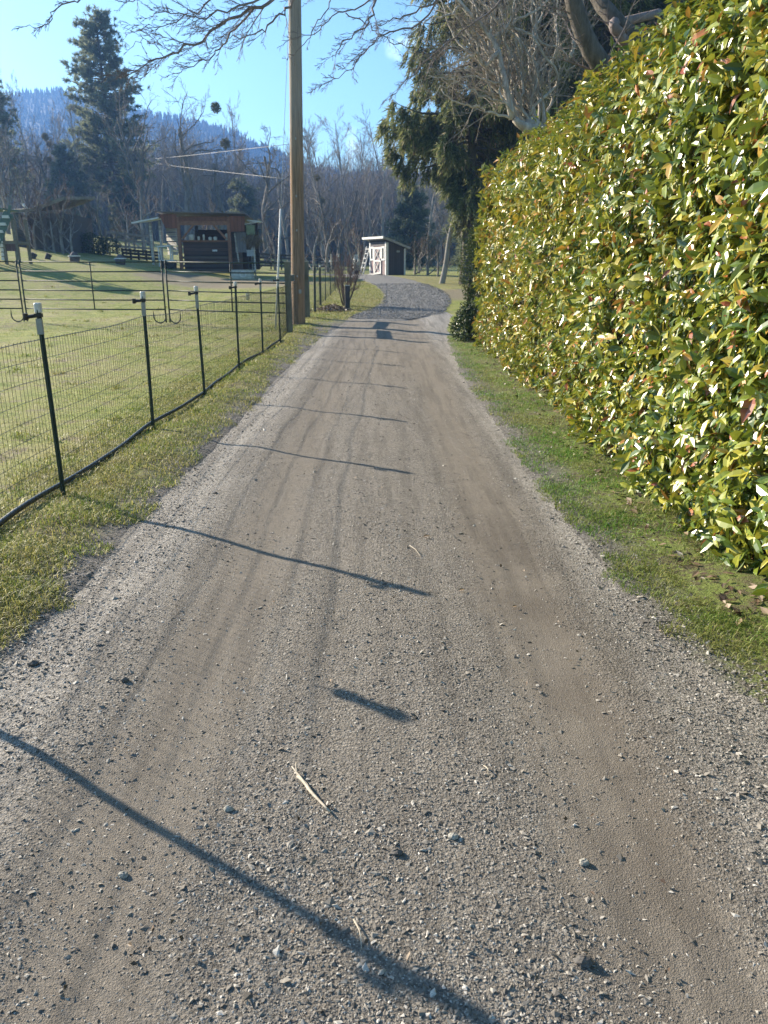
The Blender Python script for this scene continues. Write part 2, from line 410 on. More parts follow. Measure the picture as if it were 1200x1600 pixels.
# newer dark gravel where the drive climbs and bends left behind the shrub
FY = [21.6, 22.5, 24, 26, 28, 31, 34, 37, 40, 43, 46, 49, 51, 53]
FL = [-.5, -1.0, -.85, -.35, -.1, .0, -.2, -.5, -.95, -1.4, -2.0, -3.2, -5, -8]
FR = [.6, 1.1, 1.8, 2.15, 2.4, 2.55, 2.45, 2.1, 1.75, 1.3, .9, .45, -.2, -3]
fy = np.linspace(21.6, 53, 170); FYY, FXX = np.meshgrid(fy, np.linspace(0, 1, 26), indexing='ij')
wv = .12 * waver(FYY, FYY * .4, 1.0, 7.0)
Lx = np.interp(FYY, FY, FL) + wv; Rx = np.interp(FYY, FY, FR) + wv[:, ::-1]
X = Lx + (Rx - Lx) * FXX; Y = FYY + .4 * np.sin(FXX * math.pi) * sstep(24, 21.6, FYY) * -1
def fresh_z(x, y): return np.maximum(g(x, y), np.where(y < 24.4, road_z(x, y), -9)) + .022
Z = fresh_z(X, Y); e = np.minimum(FXX, 1 - FXX); Z = Z - .04 * sstep(.07, 0, e) - .05 * sstep(22.0, 21.6, FYY)
mb = MB(); V, Q = grid_mesh(X, Y, Z); mb.add(V, Q)
tag(mb.build('gravel_road', road_mat('fresh_gravel', True), smooth=True), kind='structure')

# loose stones: real crushed rock on the surface
def stones(name, n, px, py, pz, size, mat, rng):
    base = np.array([[1, 0, 0], [0, 1, 0], [-1, 0, 0], [0, -1, 0], [0, 0, 1], [0, 0, -1]], float)
    tri = np.array([[0, 1, 4], [1, 2, 4], [2, 3, 4], [3, 0, 4], [1, 0, 5], [2, 1, 5], [3, 2, 5], [0, 3, 5]])
    Vv = base[None] * rng.uniform(.55, 1.2, (n, 6, 1)) + rng.normal(0, .22, (n, 6, 3))
    Vv = Vv * np.stack([rng.uniform(.8, 1.5, n), rng.uniform(.7, 1.1, n), rng.uniform(.3, .55, n)], -1)[:, None]
    a = rng.uniform(0, 6.283, n); ca, sa = np.cos(a), np.sin(a)
    tx_, ty_ = rng.normal(0, .3, n), rng.normal(0, .3, n)
    xx = Vv[..., 0] * ca[:, None] - Vv[..., 1] * sa[:, None]; yy = Vv[..., 0] * sa[:, None] + Vv[..., 1] * ca[:, None]
    zz = Vv[..., 2] + xx * tx_[:, None] + yy * ty_[:, None]
    Vv = np.stack([xx, yy, zz], -1) * size[:, None, None]
    Vv += np.stack([px, py, pz + size * .12], -1)[:, None]
    mb = MB(); mb.add(Vv.reshape(-1, 3), tris=(tri[None] + 6 * np.arange(n)[:, None, None]).reshape(-1, 3))
    return tag(mb.build(name, mat), kind='stuff')
def stone_mat(name, cols):
    m = M(name); r = m.isl()
    c = m.ramp(r, cols); n = m.noise(m.pos(), 300, 3)
    c = m.mix(m.rng(n, .35, .7, 0, .35), c, (.1, .092, .08))
    return m.fin(c, .72, spec=.4)
rng = np.random.default_rng(5)
n = int(430000)
yy = 1 / rng.uniform(1 / 13.0, 1 / .95, n); xx = rng.uniform(-1.85, 1.6, n)
wx = xx + .1 * waver(xx, yy, 1.0)
dens = .62 - .55 * np.exp(-((wx - .68) / .22) ** 2) - .42 * np.exp(-((wx + .72) / .25) ** 2) + .4 * sstep(-1.0, -1.4, wx) + .35 * sstep(.95, 1.15, wx)
dens = dens * (.65 + .5 * waver(xx, yy, 2.2, 3.0)) * sstep(-1.95, -1.55, xx) * sstep(1.75, 1.2, xx)
keep = rng.uniform(0, 1, n) < dens; xx, yy = xx[keep], yy[keep]; n = len(xx)
sz = np.exp(rng.normal(math.log(.0025), .48, n)).clip(.0013, .0125) * (1 + .35 * sstep(-1.0, -1.4, xx) + .3 * sstep(.95, 1.2, xx)) * (1 + .045 * yy)
zz = np.maximum(road_z(xx, yy), ground_z(xx, yy))
stones('gravel', n, xx, yy, zz, sz, stone_mat('crushed_rock', [(0, (.10, .088, .075)), (.3, (.19, .17, .145)), (.6, (.275, .25, .213)), (.85, (.40, .37, .32)), (1, (.58, .545, .49))]), rng)
n = 16000; yy = 21.9 + 16 * rng.uniform(0, 1, n) ** 1.6; t = rng.uniform(.01, .99, n)
xx = np.interp(yy, FY, FL) * (1 - t) + np.interp(yy, FY, FR) * t
stones('crushed_gravel', n, xx, yy, fresh_z(xx, yy), rng.uniform(.01, .024, n), stone_mat('bend_rock', [(0, (.10, .096, .09)), (.5, (.20, .193, .182)), (.9, (.31, .30, .285)), (1, (.44, .43, .41))]), rng)

# ------------------------------------------------------------------ grass
def grass(name, px, py, pz, h, wd, lean, mat, rng):
    n = len(px); a = rng.uniform(0, 6.283, n); d = np.stack([np.cos(a), np.sin(a), 0 * a], -1); s = np.stack([-np.sin(a), np.cos(a), 0 * a], -1)
    P = np.stack([px, py, pz - .006], -1); up = np.array([0, 0, 1.])
    mid = P + up * (h * .55)[:, None] + d * (h * lean * .35)[:, None]; tip = P + up * (h * (1 - .35 * lean))[:, None] + d * (h * lean)[:, None]
    wv = s * (wd * .5)[:, None]
    Vv = np.stack([P - wv, P + wv, mid + wv * .8, mid - wv * .8, tip], 1).reshape(-1, 3)
    i = np.arange(n)[:, None] * 5
    mb = MB(); mb.add(Vv, i + np.array([[0, 1, 2, 3]]), i + np.array([[3, 2, 4]]))
    return tag(mb.build(name, mat, smooth=True), kind='stuff')
def grass_mat(name, stops, tr=.4):
    m = M(name); r = m.isl(); p = m.pos()
    c = m.ramp(r, stops); n = m.noise(p, 1.1, 4, .6)
    c = m.mix(m.rng(n, .38, .62, .0, .65), c, m.mix(r, (.22, .2, .055), (.46, .4, .16)))
    return m.fin(c, .5, spec=.35, transl=(c, tr))
GREEN = [(0, (.08, .14, .016)), (.3, (.16, .25, .03)), (.6, (.29, .33, .055)), (.8, (.46, .43, .12)), (1, (.60, .53, .28))]
YELL = [(0, (.11, .16, .026)), (.35, (.22, .27, .05)), (.65, (.36, .38, .09)), (.85, (.48, .44, .18)), (1, (.60, .54, .30))]
def scatter(n, x0, x1, y0, y1, rng, pw=1.0):
    k = 1 - pw
    t = rng.uniform(0, 1, n)
    y = (y0 ** k + t * (y1 ** k - y0 ** k)) ** (1 / k) if abs(k) > 1e-3 else y0 * (y1 / y0) ** t
    return rng.uniform(x0, x1, n), y
px, py = scatter(130000, -3.0, -1.35, 2.2, 27, rng, 1.5)
cl = waver(px * 2.6, py * 2.6, 1.0, 2.0) + .5 * waver(px * 7, py * 7, 1.0, 8.)
ok = (rng.uniform(-.75, .8, len(px)) < cl + .5 * sstep(-1.5, -1.8, px)) & (px < rl(py) + .12 * cl - .02) & (px > -2.75 - .25 * rng.uniform(0, 1, len(px)))
px, py = px[ok], py[ok]; n = len(px); sc_ = 1 + .06 * py
grass('verge_grass', px, py, ground_z(px, py), rng.uniform(.015, .055, n) * (1 + .5 * np.clip(waver(px * 3, py * 3, 1., 2.), 0, 1)), rng.uniform(.0022, .0045, n) * sc_, rng.uniform(.3, 1.5, n), grass_mat('verge_blades', GREEN, .45), rng)
px, py = scatter(120000, 1.0, 2.1, 2.0, 24, rng, 1.45)
cl = waver(px * 2.4, py * 2.4, 1.0, 6.0) + .5 * waver(px * 8, py * 8, 1.0, 1.)
edge = rr(py) + .02 - .08 * cl
lim = np.where(py < 16.5, 1.86, 4.0)
ok = (px > edge) & (px < lim + .16 * cl) & (rng.uniform(-.5, 1.0, len(px)) < cl + .35 * sstep(3.2, 5.5, py) - .35 * sstep(4.2, 2.6, py) - .3 * sstep(1.6, 1.85, px) * sstep(7, 3, py))
px, py = px[ok], py[ok]; n = len(px); sc_ = 1 + .06 * py
grass('hedge_grass', px, py, ground_z(px, py), rng.uniform(.012, .05, n), rng.uniform(.0022, .0042, n) * sc_, rng.uniform(.3, 1.5, n), grass_mat('hedge_side_blades', [(0, (.05, .14, .013)), (.4, (.10, .25, .024)), (.8, (.18, .33, .04)), (.93, (.3, .33, .08)), (1, (.5, .44, .22))], .45), rng)
px, py = scatter(150000, -13, -2.2, 3.2, 34, rng, 1.25)
cl = waver(px * 1.1, py * 1.1, 1.0, 3.0) + .5 * waver(px * 4, py * 4, 1.0, 5.)
ok = (rng.uniform(-.9, .9, len(px)) < cl + .25) & (px > -.62 * py - 1.2); px, py = px[ok], py[ok]; n = len(px); sc_ = 1 + .07 * py
grass('field_grass', px, py, ground_z(px, py), rng.uniform(.012, .042, n) * (1 + .5 * np.clip(waver(px * 2.3, py * 2.3, 1., 2.), 0, 1)), rng.uniform(.0025, .005, n) * sc_, rng.uniform(.5, 1.8, n), grass_mat('field_blades', YELL, .4), rng)
nk = 520; kx, ky = scatter(nk, -13, -2.3, 3.0, 30, rng, 1.3); kk = kx > -.62 * ky - 1.2; kx, ky = kx[kk], ky[kk]; kx[:60] = rng.uniform(-2.5, -2.0, 60); ky[:60] = rng.uniform(2.5, 16, 60)
rep = rng.integers(16, 60, len(kx)); px = np.repeat(kx, rep) + rng.normal(0, .05, rep.sum()) * np.repeat(rng.uniform(.5, 1.6, len(kx)), rep); py = np.repeat(ky, rep) + rng.normal(0, .06, rep.sum()); n = len(px)
grass('grass_tufts', px, py, ground_z(px, py), rng.uniform(.03, .10, n) * np.repeat(rng.uniform(.5, 1.2, len(kx)), rep), rng.uniform(.003, .006, n) * (1 + .05 * py), rng.uniform(.3, 1.4, n), grass_mat('tuft_blades', GREEN, .4), rng)
px, py = scatter(26000, -2.4, .3, 22, 40, rng, 1.0)
ok = (px < np.interp(py, FY, FL) - .03) & (px > -2.3 - .02 * (py - 20)); px, py = px[ok], py[ok]; n = len(px)
grass('bank_grass', px, py, ground_z(px, py), rng.uniform(.02, .07, n), rng.uniform(.006, .014, n), rng.uniform(.3, 1.5, n), grass_mat('bank_blades', YELL, .4), rng)
# dead leaves and twigs of litter under the hedge and along the verge
def litter(name, px, py, size, mat, rng):
    n = len(px); a = rng.uniform(0, 6.283, n); d = np.stack([np.cos(a), np.sin(a), rng.normal(0, .3, n)], -1); s = np.stack([-np.sin(a), np.cos(a), rng.normal(0, .4, n)], -1)
    P = np.stack([px, py, ground_z(px, py) + .012], -1); L = size[:, None]
    Vv = np.stack([P - d * L * .5, P + s * L * .22 + [0, 0, .006], P + d * L * .5, P - s * L * .22], 1).reshape(-1, 3)
    mb = MB(); mb.add(Vv, np.arange(n)[:, None] * 4 + np.array([[0, 1, 2, 3]]))
    return tag(mb.build(name, mat), kind='stuff')
m = M('dead_leaf'); r = m.isl()
dl = m.fin(m.ramp(r, [(0, (.06, .035, .02)), (.4, (.13, .08, .045)), (.75, (.25, .17, .10)), (.93, (.36, .28, .2)), (1, (.5, .45, .4))]), .6)
px, py = scatter(1200, 1.6, 2.3, 2.2, 15.5, rng, 1.3); litter('leaf_litter', px, py, rng.uniform(.02, .07, len(px)), dl, rng)
px, py = scatter(420, -1.9, 1.6, 1.3, 14, rng, 1.3); gz_ = ground_z; ground_z = lambda x, y: np.maximum(gz_(x, y), np.where((x > rl(y)) & (x < rr(y)), road_z(x, y), -9))
litter('road_debris', px, py, rng.uniform(.006, .022, len(px)), dl, rng); ground_z = gz_
# ------------------------------------------------------------------ leaves in bulk
def leaf_mesh(mb, P, d, nrm, L, W, curl, fold, simple=False, m=0):
    d = unit(d); s = unit(np.cross(d, nrm)); nn = np.cross(s, d); n = len(P)
    L = L[:, None]; W = W[:, None]; cu = curl[:, None]; fo = fold[:, None]
    def pt(t, k): return P + d * L * t + s * W * k + nn * (fo * W * abs(k) * 2 - cu * L * t * t)
    if simple:
        V = np.stack([pt(0, 0), pt(.45, -.5), pt(1, 0), pt(.45, .5)], 1).reshape(-1, 3)
        mb.add(V, tris=(np.arange(n)[:, None, None] * 4 + np.array([[[0, 2, 1], [0, 3, 2]]])).reshape(-1, 3), m=m); return
    V = np.stack([pt(0, 0), pt(.32, -.46), pt(.32, 0), pt(.32, .46), pt(.68, -.42), pt(.68, 0), pt(.68, .42), pt(1, 0)], 1).reshape(-1, 3)
    i = np.arange(n)[:, None, None] * 8
    mb.add(V, (i + np.array([[[1, 2, 5, 4], [2, 3, 6, 5]]])).reshape(-1, 4), (i + np.array([[[0, 2, 1], [0, 3, 2], [4, 5, 7], [5, 6, 7]]])).reshape(-1, 3), m=m)

def hedge_leaf_mat():
    m = M('laurel_leaf'); r = m.isl(); p = m.pos(); y = m.xyz(p)[1]; z = m.xyz(p)[2]
    n = m.noise(p, 1.7, 4, .6)
    c = m.ramp(r, [(0, (.05, .10, .018)), (.22, (.09, .16, .024)), (.44, (.18, .25, .03)), (.68, (.32, .345, .045)), (.89, (.46, .43, .06)), (.95, (.48, .27, .05)), (.975, (.42, .13, .05)), (1, (.30, .06, .04))])
    gold = m.ramp(r, [(0, (.08, .12, .018)), (.3, (.22, .245, .028)), (.6, (.42, .36, .04)), (.88, (.56, .38, .05)), (1, (.5, .2, .04))])
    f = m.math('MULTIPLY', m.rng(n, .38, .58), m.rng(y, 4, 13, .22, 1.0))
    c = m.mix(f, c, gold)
    back = m.new('ShaderNodeNewGeometry').outputs['Backfacing']
    c2 = m.mix(back, c, m.mix(.5, c, (.16, .19, .08)))
    rough = m.math('ADD', .30, m.math('MULTIPLY', back, .3))
    return m.fin(c2, rough, spec=.75, transl=(m.mix(.35, c, (.25, .28, .02)), .22))
rng = np.random.default_rng(11)
def hedge_face(y, z):
    b = 1.84 + .06 * waver(y * .9, z * .9, 1.0, 2.0) + .05 * waver(y * 2.2, z * 2.2, 1.0, 5.0)
    return b + .03 * sstep(.4, .05, z) + .30 * sstep(2.55, 3.45, z) ** 1.3 - .03 * sstep(9, 3, y)
def hedge_top(x, y):
    t = 3.36 + .07 * waver(x * 1.4, y * 1.1, 1.0, 1.0) + .05 * waver(x * 3, y * 3.1, 1.0, 3.0)
    return t - .25 * sstep(14.2, 15.9, y)
HB = 3.5
def hedge_samples(n):
    k = rng.uniform(0, 1, n); y = np.empty(n); P = np.empty((n, 3)); N = np.empty((n, 3))
    pw = 1.55; y0, y1 = 1.2, 15.75; e = 1 - pw
    yy = (y0 ** e + rng.uniform(0, 1, n) * (y1 ** e - y0 ** e)) ** (1 / e)
    fr = k < .84; tp = (k >= .84) & (k < .945); en = k >= .945
    zz = .0 + 3.4 * rng.uniform(0, 1, n) ** .97
    P[fr] = np.stack([hedge_face(yy, zz), yy, zz], -1)[fr]; N[fr] = (-1, 0, .12)
    up = fr & (zz > 2.9); N[up] = (-.8, 0, .6)
    dn = fr & (zz < .45); N[dn] = (-.9, 0, -.25)
    xx = 2.0 + 1.5 * rng.uniform(0, 1, n) ** 1.5
    P[tp] = np.stack([xx, yy, hedge_top(xx, yy) - .04], -1)[tp]; N[tp] = (-.25, 0, 1)
    xe = 1.75 + 1.7 * rng.uniform(0, 1, n); ze = .1 + 3.1 * rng.uniform(0, 1, n)
    ye = 15.75 + .14 * waver(xe * 2, ze * 2, 1.0) - .45 * sstep(2.2, 3.2, ze) - .3 * sstep(2.0, 1.75, xe)
    P[en] = np.stack([xe, ye, ze], -1)[en]; N[en] = (-.3, .9, .1)
    near_end = fr & (P[:, 1] > 15.2); P[near_end, 0] += .25 * ((P[near_end, 1] - 15.2) / .55) ** 2; N[near_end] = (-.75, .6, .1)
    return P, N
def hedge_leaves(mb, n, simple_from):
    nc = n // 6
    P, N = hedge_samples(nc)
    depth = rng.uniform(0, 1, nc) ** 1.5 * .34
    spr = rng.uniform(0, 1, nc) < .05
    depth[spr] = -rng.uniform(.02, .10, spr.sum())
    # small hollows that go deeper into the twigs
    P = P - unit(N) * (depth + .07 * np.clip(waver(P[:, 1] * 6 + P[:, 0], P[:, 2] * 6, 1.0, 3.) - .2, 0, 1))[:, None]
    tw = unit(N + rng.normal(0, .55, (nc, 3)) + [0, 0, .25])              # the twig each rosette ends
    m6 = 6; a = np.arange(m6)[None] * 2.4 + rng.uniform(0, 6.28, (nc, 1)); r1 = unit(np.cross(tw, rng.normal(0, 1, (nc, 3)))); r2 = np.cross(tw, r1)
    sp = rng.uniform(.55, 1.25, (nc, m6))
    d = tw[:, None] * (1.1 - .75 * sp)[..., None] + (np.cos(a)[..., None] * r1[:, None] + np.sin(a)[..., None] * r2[:, None]) * sp[..., None]
    d = d + np.array([0, 0, -.42]) + rng.normal(0, .18, d.shape)
    d = unit(d).reshape(-1, 3)
    Pp = (P[:, None] + tw[:, None] * (np.arange(m6)[None, :, None] * -.011)).reshape(-1, 3)
    nr = unit(tw[:, None] * .9 + unit(N)[:, None] * .55 + np.array([0, 0, .35]) + rng.normal(0, .28, (nc, m6, 3))).reshape(-1, 3)
    nr = unit(nr - d * (nr * d).sum(1, keepdims=True))
    k = len(Pp); far = 1 + .025 * Pp[:, 1]
    L = rng.normal(.072, .022, k).clip(.03, .125) * far; W = L * rng.uniform(.36, .5, k)
    cu = rng.uniform(.05, .38, k); fo = rng.uniform(.06, .24, k)
    sm = Pp[:, 1] > simple_from
    for q, si in ((~sm, False), (sm, True)):
        leaf_mesh(mb, Pp[q], d[q], nr[q], L[q], W[q], cu[q], fo[q], si)
hedge = thing('laurel_hedge', 'tall clipped hedge of glossy green and yellow leaves along the right side of the drive', 'hedge', (2.5, 8, 0))
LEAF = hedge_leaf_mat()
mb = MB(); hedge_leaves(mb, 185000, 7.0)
o = mb.build('foliage', LEAF, hedge); o.location = (-2.5, -8, 0)
# dark sheets inside the hedge paint shade into leaf gaps; stems reach the soil
m = M('hedge_shade'); p = m.pos(); nn_ = m.noise(p, 40, 5, .7)
shade_mat = m.fin(m.mix(nn_, (.03, .035, .015), (.11, .10, .05)), .9, m.bump(nn_, .9, .05))
yg = np.linspace(.9, 15.3, 70); zg = np.linspace(.16, 3.12, 26); Yg, Zg = np.meshgrid(yg, zg)
Xg = hedge_face(Yg, Zg) + .30 + .07 * waver(Yg * 4, Zg * 4, 1.0, 2.0) + .35 * sstep(14.6, 15.3, Yg)
mb = MB(); V1, Q1 = grid_mesh(Xg, Yg, Zg); mb.add(V1, Q1)
xg = np.linspace(0, 1, 8); Xt, Yt = np.meshgrid(xg, yg)
Xf = hedge_face(Yt, Yt * 0 + 3.12) + .30 + .35 * sstep(14.6, 15.3, Yt); Xt2 = Xf * (1 - Xt) + HB * Xt
V1, Q1 = grid_mesh(Xt2, Yt, hedge_top(Xt2, Yt) - .28 + Xt * 0); mb.add(V1, Q1)
mb.box((HB + .1, 8.1, 1.6), (.1, 14.4, 2.9)); mb.box((2.9, 15.25, 1.55), (1.2, .12, 2.9))
mb.box((2.85, 8.1, .2), (1.2, 14.3, .1))
o = mb.build('shade_core', shade_mat, hedge, smooth=True); o.location = (-2.5, -8, 0)
BARK = plain('hedge_bark', (.11, .085, .06), .9, .3, 20, bump=.5)
mb = MB()
for i in range(46):
    y = 1.4 + i * .31 + rng.uniform(-.1, .1); x = rng.uniform(2.05, 2.5)
    mb.tube(smoothpath([(x, y, -.1), (x - .05, y + rng.uniform(-.06, .06), .25), (x - .15 + rng.uniform(-.1, .1), y + rng.uniform(-.2, .2), .8)], 6), np.linspace(.022, .012, 6), 5)
for i in range(70):
    y = rng.uniform(1.6, 14); z = rng.uniform(.15, .7); x = float(hedge_face(np.array(y), np.array(z)))
    mb.tube(smoothpath([(x + .35, y, z - .05), (x + .1, y + rng.uniform(-.1, .1), z + rng.uniform(-.05, .1)), (x - .06, y + rng.uniform(-.2, .2), z + rng.uniform(-.14, .1))], 5), np.linspace(.006, .002, 5), 3)
o = mb.build('stems', BARK, hedge, smooth=True); o.location = (-2.5, -8, 0)

# small round shrub at the foot of the hedge's far end, and the slim clipped conifer behind it
def leafy_blob(name, mat, parent, blobs, n, L, rng, loc):
    mb = MB()
    for (c, r) in blobs:
        k = int(n * r[0] * r[2] / sum(b[1][0] * b[1][2] for b in blobs))
        q = unit(rng.normal(0, 1, (k, 3))); rad = rng.uniform(.55, 1.05, (k, 1)) ** .6
        P = np.array(c) + q * rad * np.array(r) * (1 + .18 * waver(q[:, 0] * 4, q[:, 1] * 4 + q[:, 2] * 3, 1.0)[:, None])
        P = P[P[:, 2] > .0]; q = unit(P - np.array(c)); k = len(P)
        d = unit(q * .5 + rng.normal(0, .6, (k, 3)) + [0, 0, .1]); nr = unit(q + rng.normal(0, .4, (k, 3)))
        leaf_mesh(mb, P, d, nr, rng.uniform(.6, 1.3, k) * L, rng.uniform(.3, .5, k) * L, rng.uniform(0, .3, k), rng.uniform(.05, .2, k), True)
    return mb.build(name, mat, parent)
def simple_leaf(name, stops, rough=.45, tr=.2, spec=.4):
    m = M(name); c = m.ramp(m.isl(), stops)
    return m.fin(c, rough, spec=spec, transl=(c, tr))
DKLEAF = simple_leaf('dark_shrub_leaf', [(0, (.015, .03, .01)), (.5, (.035, .06, .018)), (.85, (.07, .10, .03)), (1, (.16, .17, .07))], .35)
p_, s_ = gnd(742, 537)
t = thing('round_shrub', 'low dark green shrub on the grass against the far end of the tall hedge', 'shrub', (1.72, 16.6, float(g(1.72, 16.6))))
leafy_blob('foliage', DKLEAF, t, [((0, 0, .26), (.30, .35, .28)), ((.35, .2, .42), (.40, .4, .42)), ((.05, .3, .5), (.2, .25, .25))], 4200, .075, rng, None)
mb = MB()
for i in range(7): mb.tube([(rng.uniform(-.05, .3), rng.uniform(-.1, .2), -.05), (rng.uniform(-.2, .5), rng.uniform(-.2, .3), .4)], [.012, .006], 5)
mb.build('stems', BARK, t)
t = thing('column_conifer', 'slim green clipped conifer with a bare lower stem just beyond the hedge end', 'conifer', (2.0, 19.0, float(g(2.0, 19.0))))
CONLEAF = simple_leaf('column_leaf', [(0, (.03, .05, .012)), (.5, (.07, .10, .025)), (1, (.15, .17, .05))], .6, .15, .2)
leafy_blob('foliage', CONLEAF, t, [((.05, 0, 1.5), (.27, .3, .75)), ((.12, 0, .65), (.2, .2, .6)), ((.28, .1, 2.0), (.3, .3, .6)), ((.35, .1, .9), (.3, .3, .9))], 8000, .06, rng, None)
mb = MB(); mb.tube(smoothpath([(-.02, 0, -.1), (0, 0, .3), (.03, .03, 1.2)], 6), np.linspace(.05, .03, 6), 7); mb.tube(smoothpath([(.1, .05, -.1), (.05, 0, .3), (.1, .03, 1.2)], 6), np.linspace(.04, .03, 6), 7)
mb.build('stem', BARK, t, smooth=True)

# ------------------------------------------------------------------ bare trees
def grow(rng, P):
    """chains (points, radii, level) of a leafless tree standing at the origin"""
    out = []
    def rec(p, d, L, r, lv):
        k = P['seg'][lv]; pts = [p]; rad = [r]; dirs = [d]
        for i in range(k):
            d = unit(d + rng.normal(0, P['wig'][lv], 3) + np.array([0, 0, P['up'][lv]]))
            p = p + d * (L / k); pts.append(p); dirs.append(d)
            f = (i + 1) / k; rad.append(max(P['rmin'], r * (1 - f * P['taper'][lv])))
        out.append((np.array(pts), np.array(rad), lv))
        if lv + 1 >= len(P['num']): return
        n = P['num'][lv]; n = max(1, int(round(n * rng.uniform(.75, 1.25) * (min(1, L / P['ref'][lv]) if 'ref' in P else 1))))
        for j in range(n):
            t = P['start'][lv] + (1 - P['start'][lv]) * ((j + rng.uniform(0, 1)) / n)
            x = t * k; i = min(int(x), k - 1); q = pts[i] + (pts[i + 1] - pts[i]) * (x - i); dd = dirs[i + 1]
            a = rng.normal(P['ang'][lv], .2); s = unit(np.cross(dd, rng.normal(0, 1, 3)))
            nd = unit(dd * math.cos(a) + s * math.sin(a))
            if lv >= 1 and 'flat' in P: nd = unit(nd * [1, 1, P['flat']])
            rl_ = rad[i] * (1 - (x - i)) + rad[i + 1] * (x - i)
            cl_ = L * P['ratio'][lv] * rng.uniform(.6, 1.15) * (1 - P['fall'][lv] * t)
            rec(q, nd, cl_, max(P['rmin'], rl_ * P['rr'][lv] * rng.uniform(.7, 1)), lv + 1)
    rec(np.zeros(3), unit(np.array(P.get('lean', (0, 0, 1)), float)), P['L'], P['r'], 0)
    return out
def chains_mesh(mb, chains, lv0, lv1):
    for pts, rad, lv in chains:
        if lv0 <= lv <= lv1: mb.tube(pts, rad, 7 if lv == 0 else 5 if lv == 1 else 3, caps=False)
def bark(name, a, b, scale=6.0):
    m = M(name); p = m.mapped(m.obj(), (1, 1, .25)); n = m.noise(p, scale, 6, .7); r = m.orand()
    c = m.mix(m.rng(n, .3, .7), a, b); c = m.mix(m.math('MULTIPLY', r, .35), c, (.16, .14, .12))
    return m.fin(c, .9, m.bump(n, .6, .03), spec=.2)
OAKB = bark('oak_bark', (.085, .078, .07), (.22, .20, .18)); OAKT = bark('oak_twig', (.16, .14, .125), (.29, .255, .23))
ALDB = bark('alder_bark', (.17, .155, .14), (.40, .375, .35)); ALDT = bark('alder_twig', (.21, .18, .165), (.34, .30, .28))
PALB = bark('pale_bark', (.20, .185, .165), (.42, .40, .36))
def bare_tree(label, P, seed, bm, tm, group=None, mistle=0):
    r = np.random.default_rng(seed); ch = grow(r, P)
    t = thing('bare_tree', label, 'tree', group=group)
    mb = MB(); chains_mesh(mb, ch, 0, 1); mb.build('trunk', bm, t, smooth=True)
    mb = MB(); chains_mesh(mb, ch, 2, 9); mb.build('crown', tm, t, smooth=True)
    if mistle:
        ends = [c[0][-1] for c in ch if c[2] == 2 and c[0][-1][2] > P['L'] * .75]
        mb = MB()
        for i in range(mistle):
            e = ends[r.integers(len(ends))]; R = r.uniform(.2, .38); k = 420
            q = unit(r.normal(0, 1, (k, 3))); Pq = e + q * R * r.uniform(.2, 1, (k, 1)); leaf_mesh(mb, Pq, unit(q + r.normal(0, .6, (k, 3))), unit(r.normal(0, 1, (k, 3))), np.full(k, .2), np.full(k, .07), np.zeros(k), np.zeros(k), True)
        mb.build('mistletoe', MIST, t)
    return t
MIST = simple_leaf('mistletoe_leaf', [(0, (.12, .11, .05)), (1, (.24, .21, .11))], .7, .1, .2)
OAK = dict(L=9, r=.32, rmin=.011, num=[10, 8, 8, 5], seg=[8, 7, 5, 3, 3], wig=[.10, .2, .22, .2, .2], up=[.02, .07, .05, .04, .03], taper=[.7, .8, .85, .8, .6],
           start=[.28, .2, .15, .1], ang=[.85, .8, .8, .75], ratio=[.62, .52, .45, .5], fall=[.35, .45, .4, .3], rr=[.62, .6, .6, .7])
ALD = dict(L=15, r=.2, rmin=.011, num=[18, 8, 7, 5], seg=[10, 6, 4, 3, 3], wig=[.035, .1, .14, .16, .2], up=[.03, .10, .06, .05, .03], taper=[.85, .85, .85, .8, .6],
           start=[.22, .15, .1, .1], ang=[.65, .6, .65, .7], ratio=[.33, .45, .45, .5], fall=[.5, .45, .4, .3], rr=[.5, .6, .6, .7])
OAK2 = dict(OAK, L=7, r=.26, lean=(.25, .05, 1), wig=[.16, .26, .25, .2, .2]); ALD2 = dict(ALD, L=12, lean=(.08, 0, 1), num=[20, 6, 6, 4])
SCRUB = dict(OAK, L=2.6, r=.10, num=[9, 7, 6, 4], start=[.02, .1, .1, .1], up=[.02, .15, .1, .06, .03], ratio=[.8, .6, .5, .5], rr=[.6, .6, .6, .7], rmin=.006)

W0 = 'leafless trees of the wood behind the barn'
protos = {}
protos['oak1'] = bare_tree('gnarled dark bare oak standing right behind the brown barn roof', OAK, 21, OAKB, OAKT, None, 2)
protos['oak2'] = bare_tree('leaning dark bare oak with twisted limbs between barn and utility pole', OAK2, 22, OAKB, OAKT, None, 0)
protos['oak3'] = bare_tree('broad bare oak with a spreading crown left of the barn', dict(OAK, num=[11, 7, 6, 5], L=10), 23, OAKB, OAKT, None, 0)
protos['ald1'] = bare_tree('tall straight bare grey tree right of the utility pole', ALD, 31, ALDB, ALDT)
protos['ald2'] = bare_tree('tall bare grey tree with a slight lean above the small shed', ALD2, 32, ALDB, ALDT)
protos['ald3'] = bare_tree('tallest thin bare tree of the wood against the blue sky', dict(ALD, L=17, r=.22, num=[15, 8, 6, 4]), 33, ALDB, ALDT)
protos['pale'] = bare_tree('small pale leafless tree with forked white trunk left of the lean-to', dict(OAK, L=4.0, r=.12, num=[7, 6, 6, 4], start=[.3, .2, .1, .1], up=[.02, .14, .08, .05, .03], rmin=.007), 41, PALB, ALDT)
protos['scrub'] = bare_tree('brown leafless brush to the right of the small shed', SCRUB, 51, ALDB, bark('scrub_twig', (.11, .075, .06), (.2, .15, .125)))
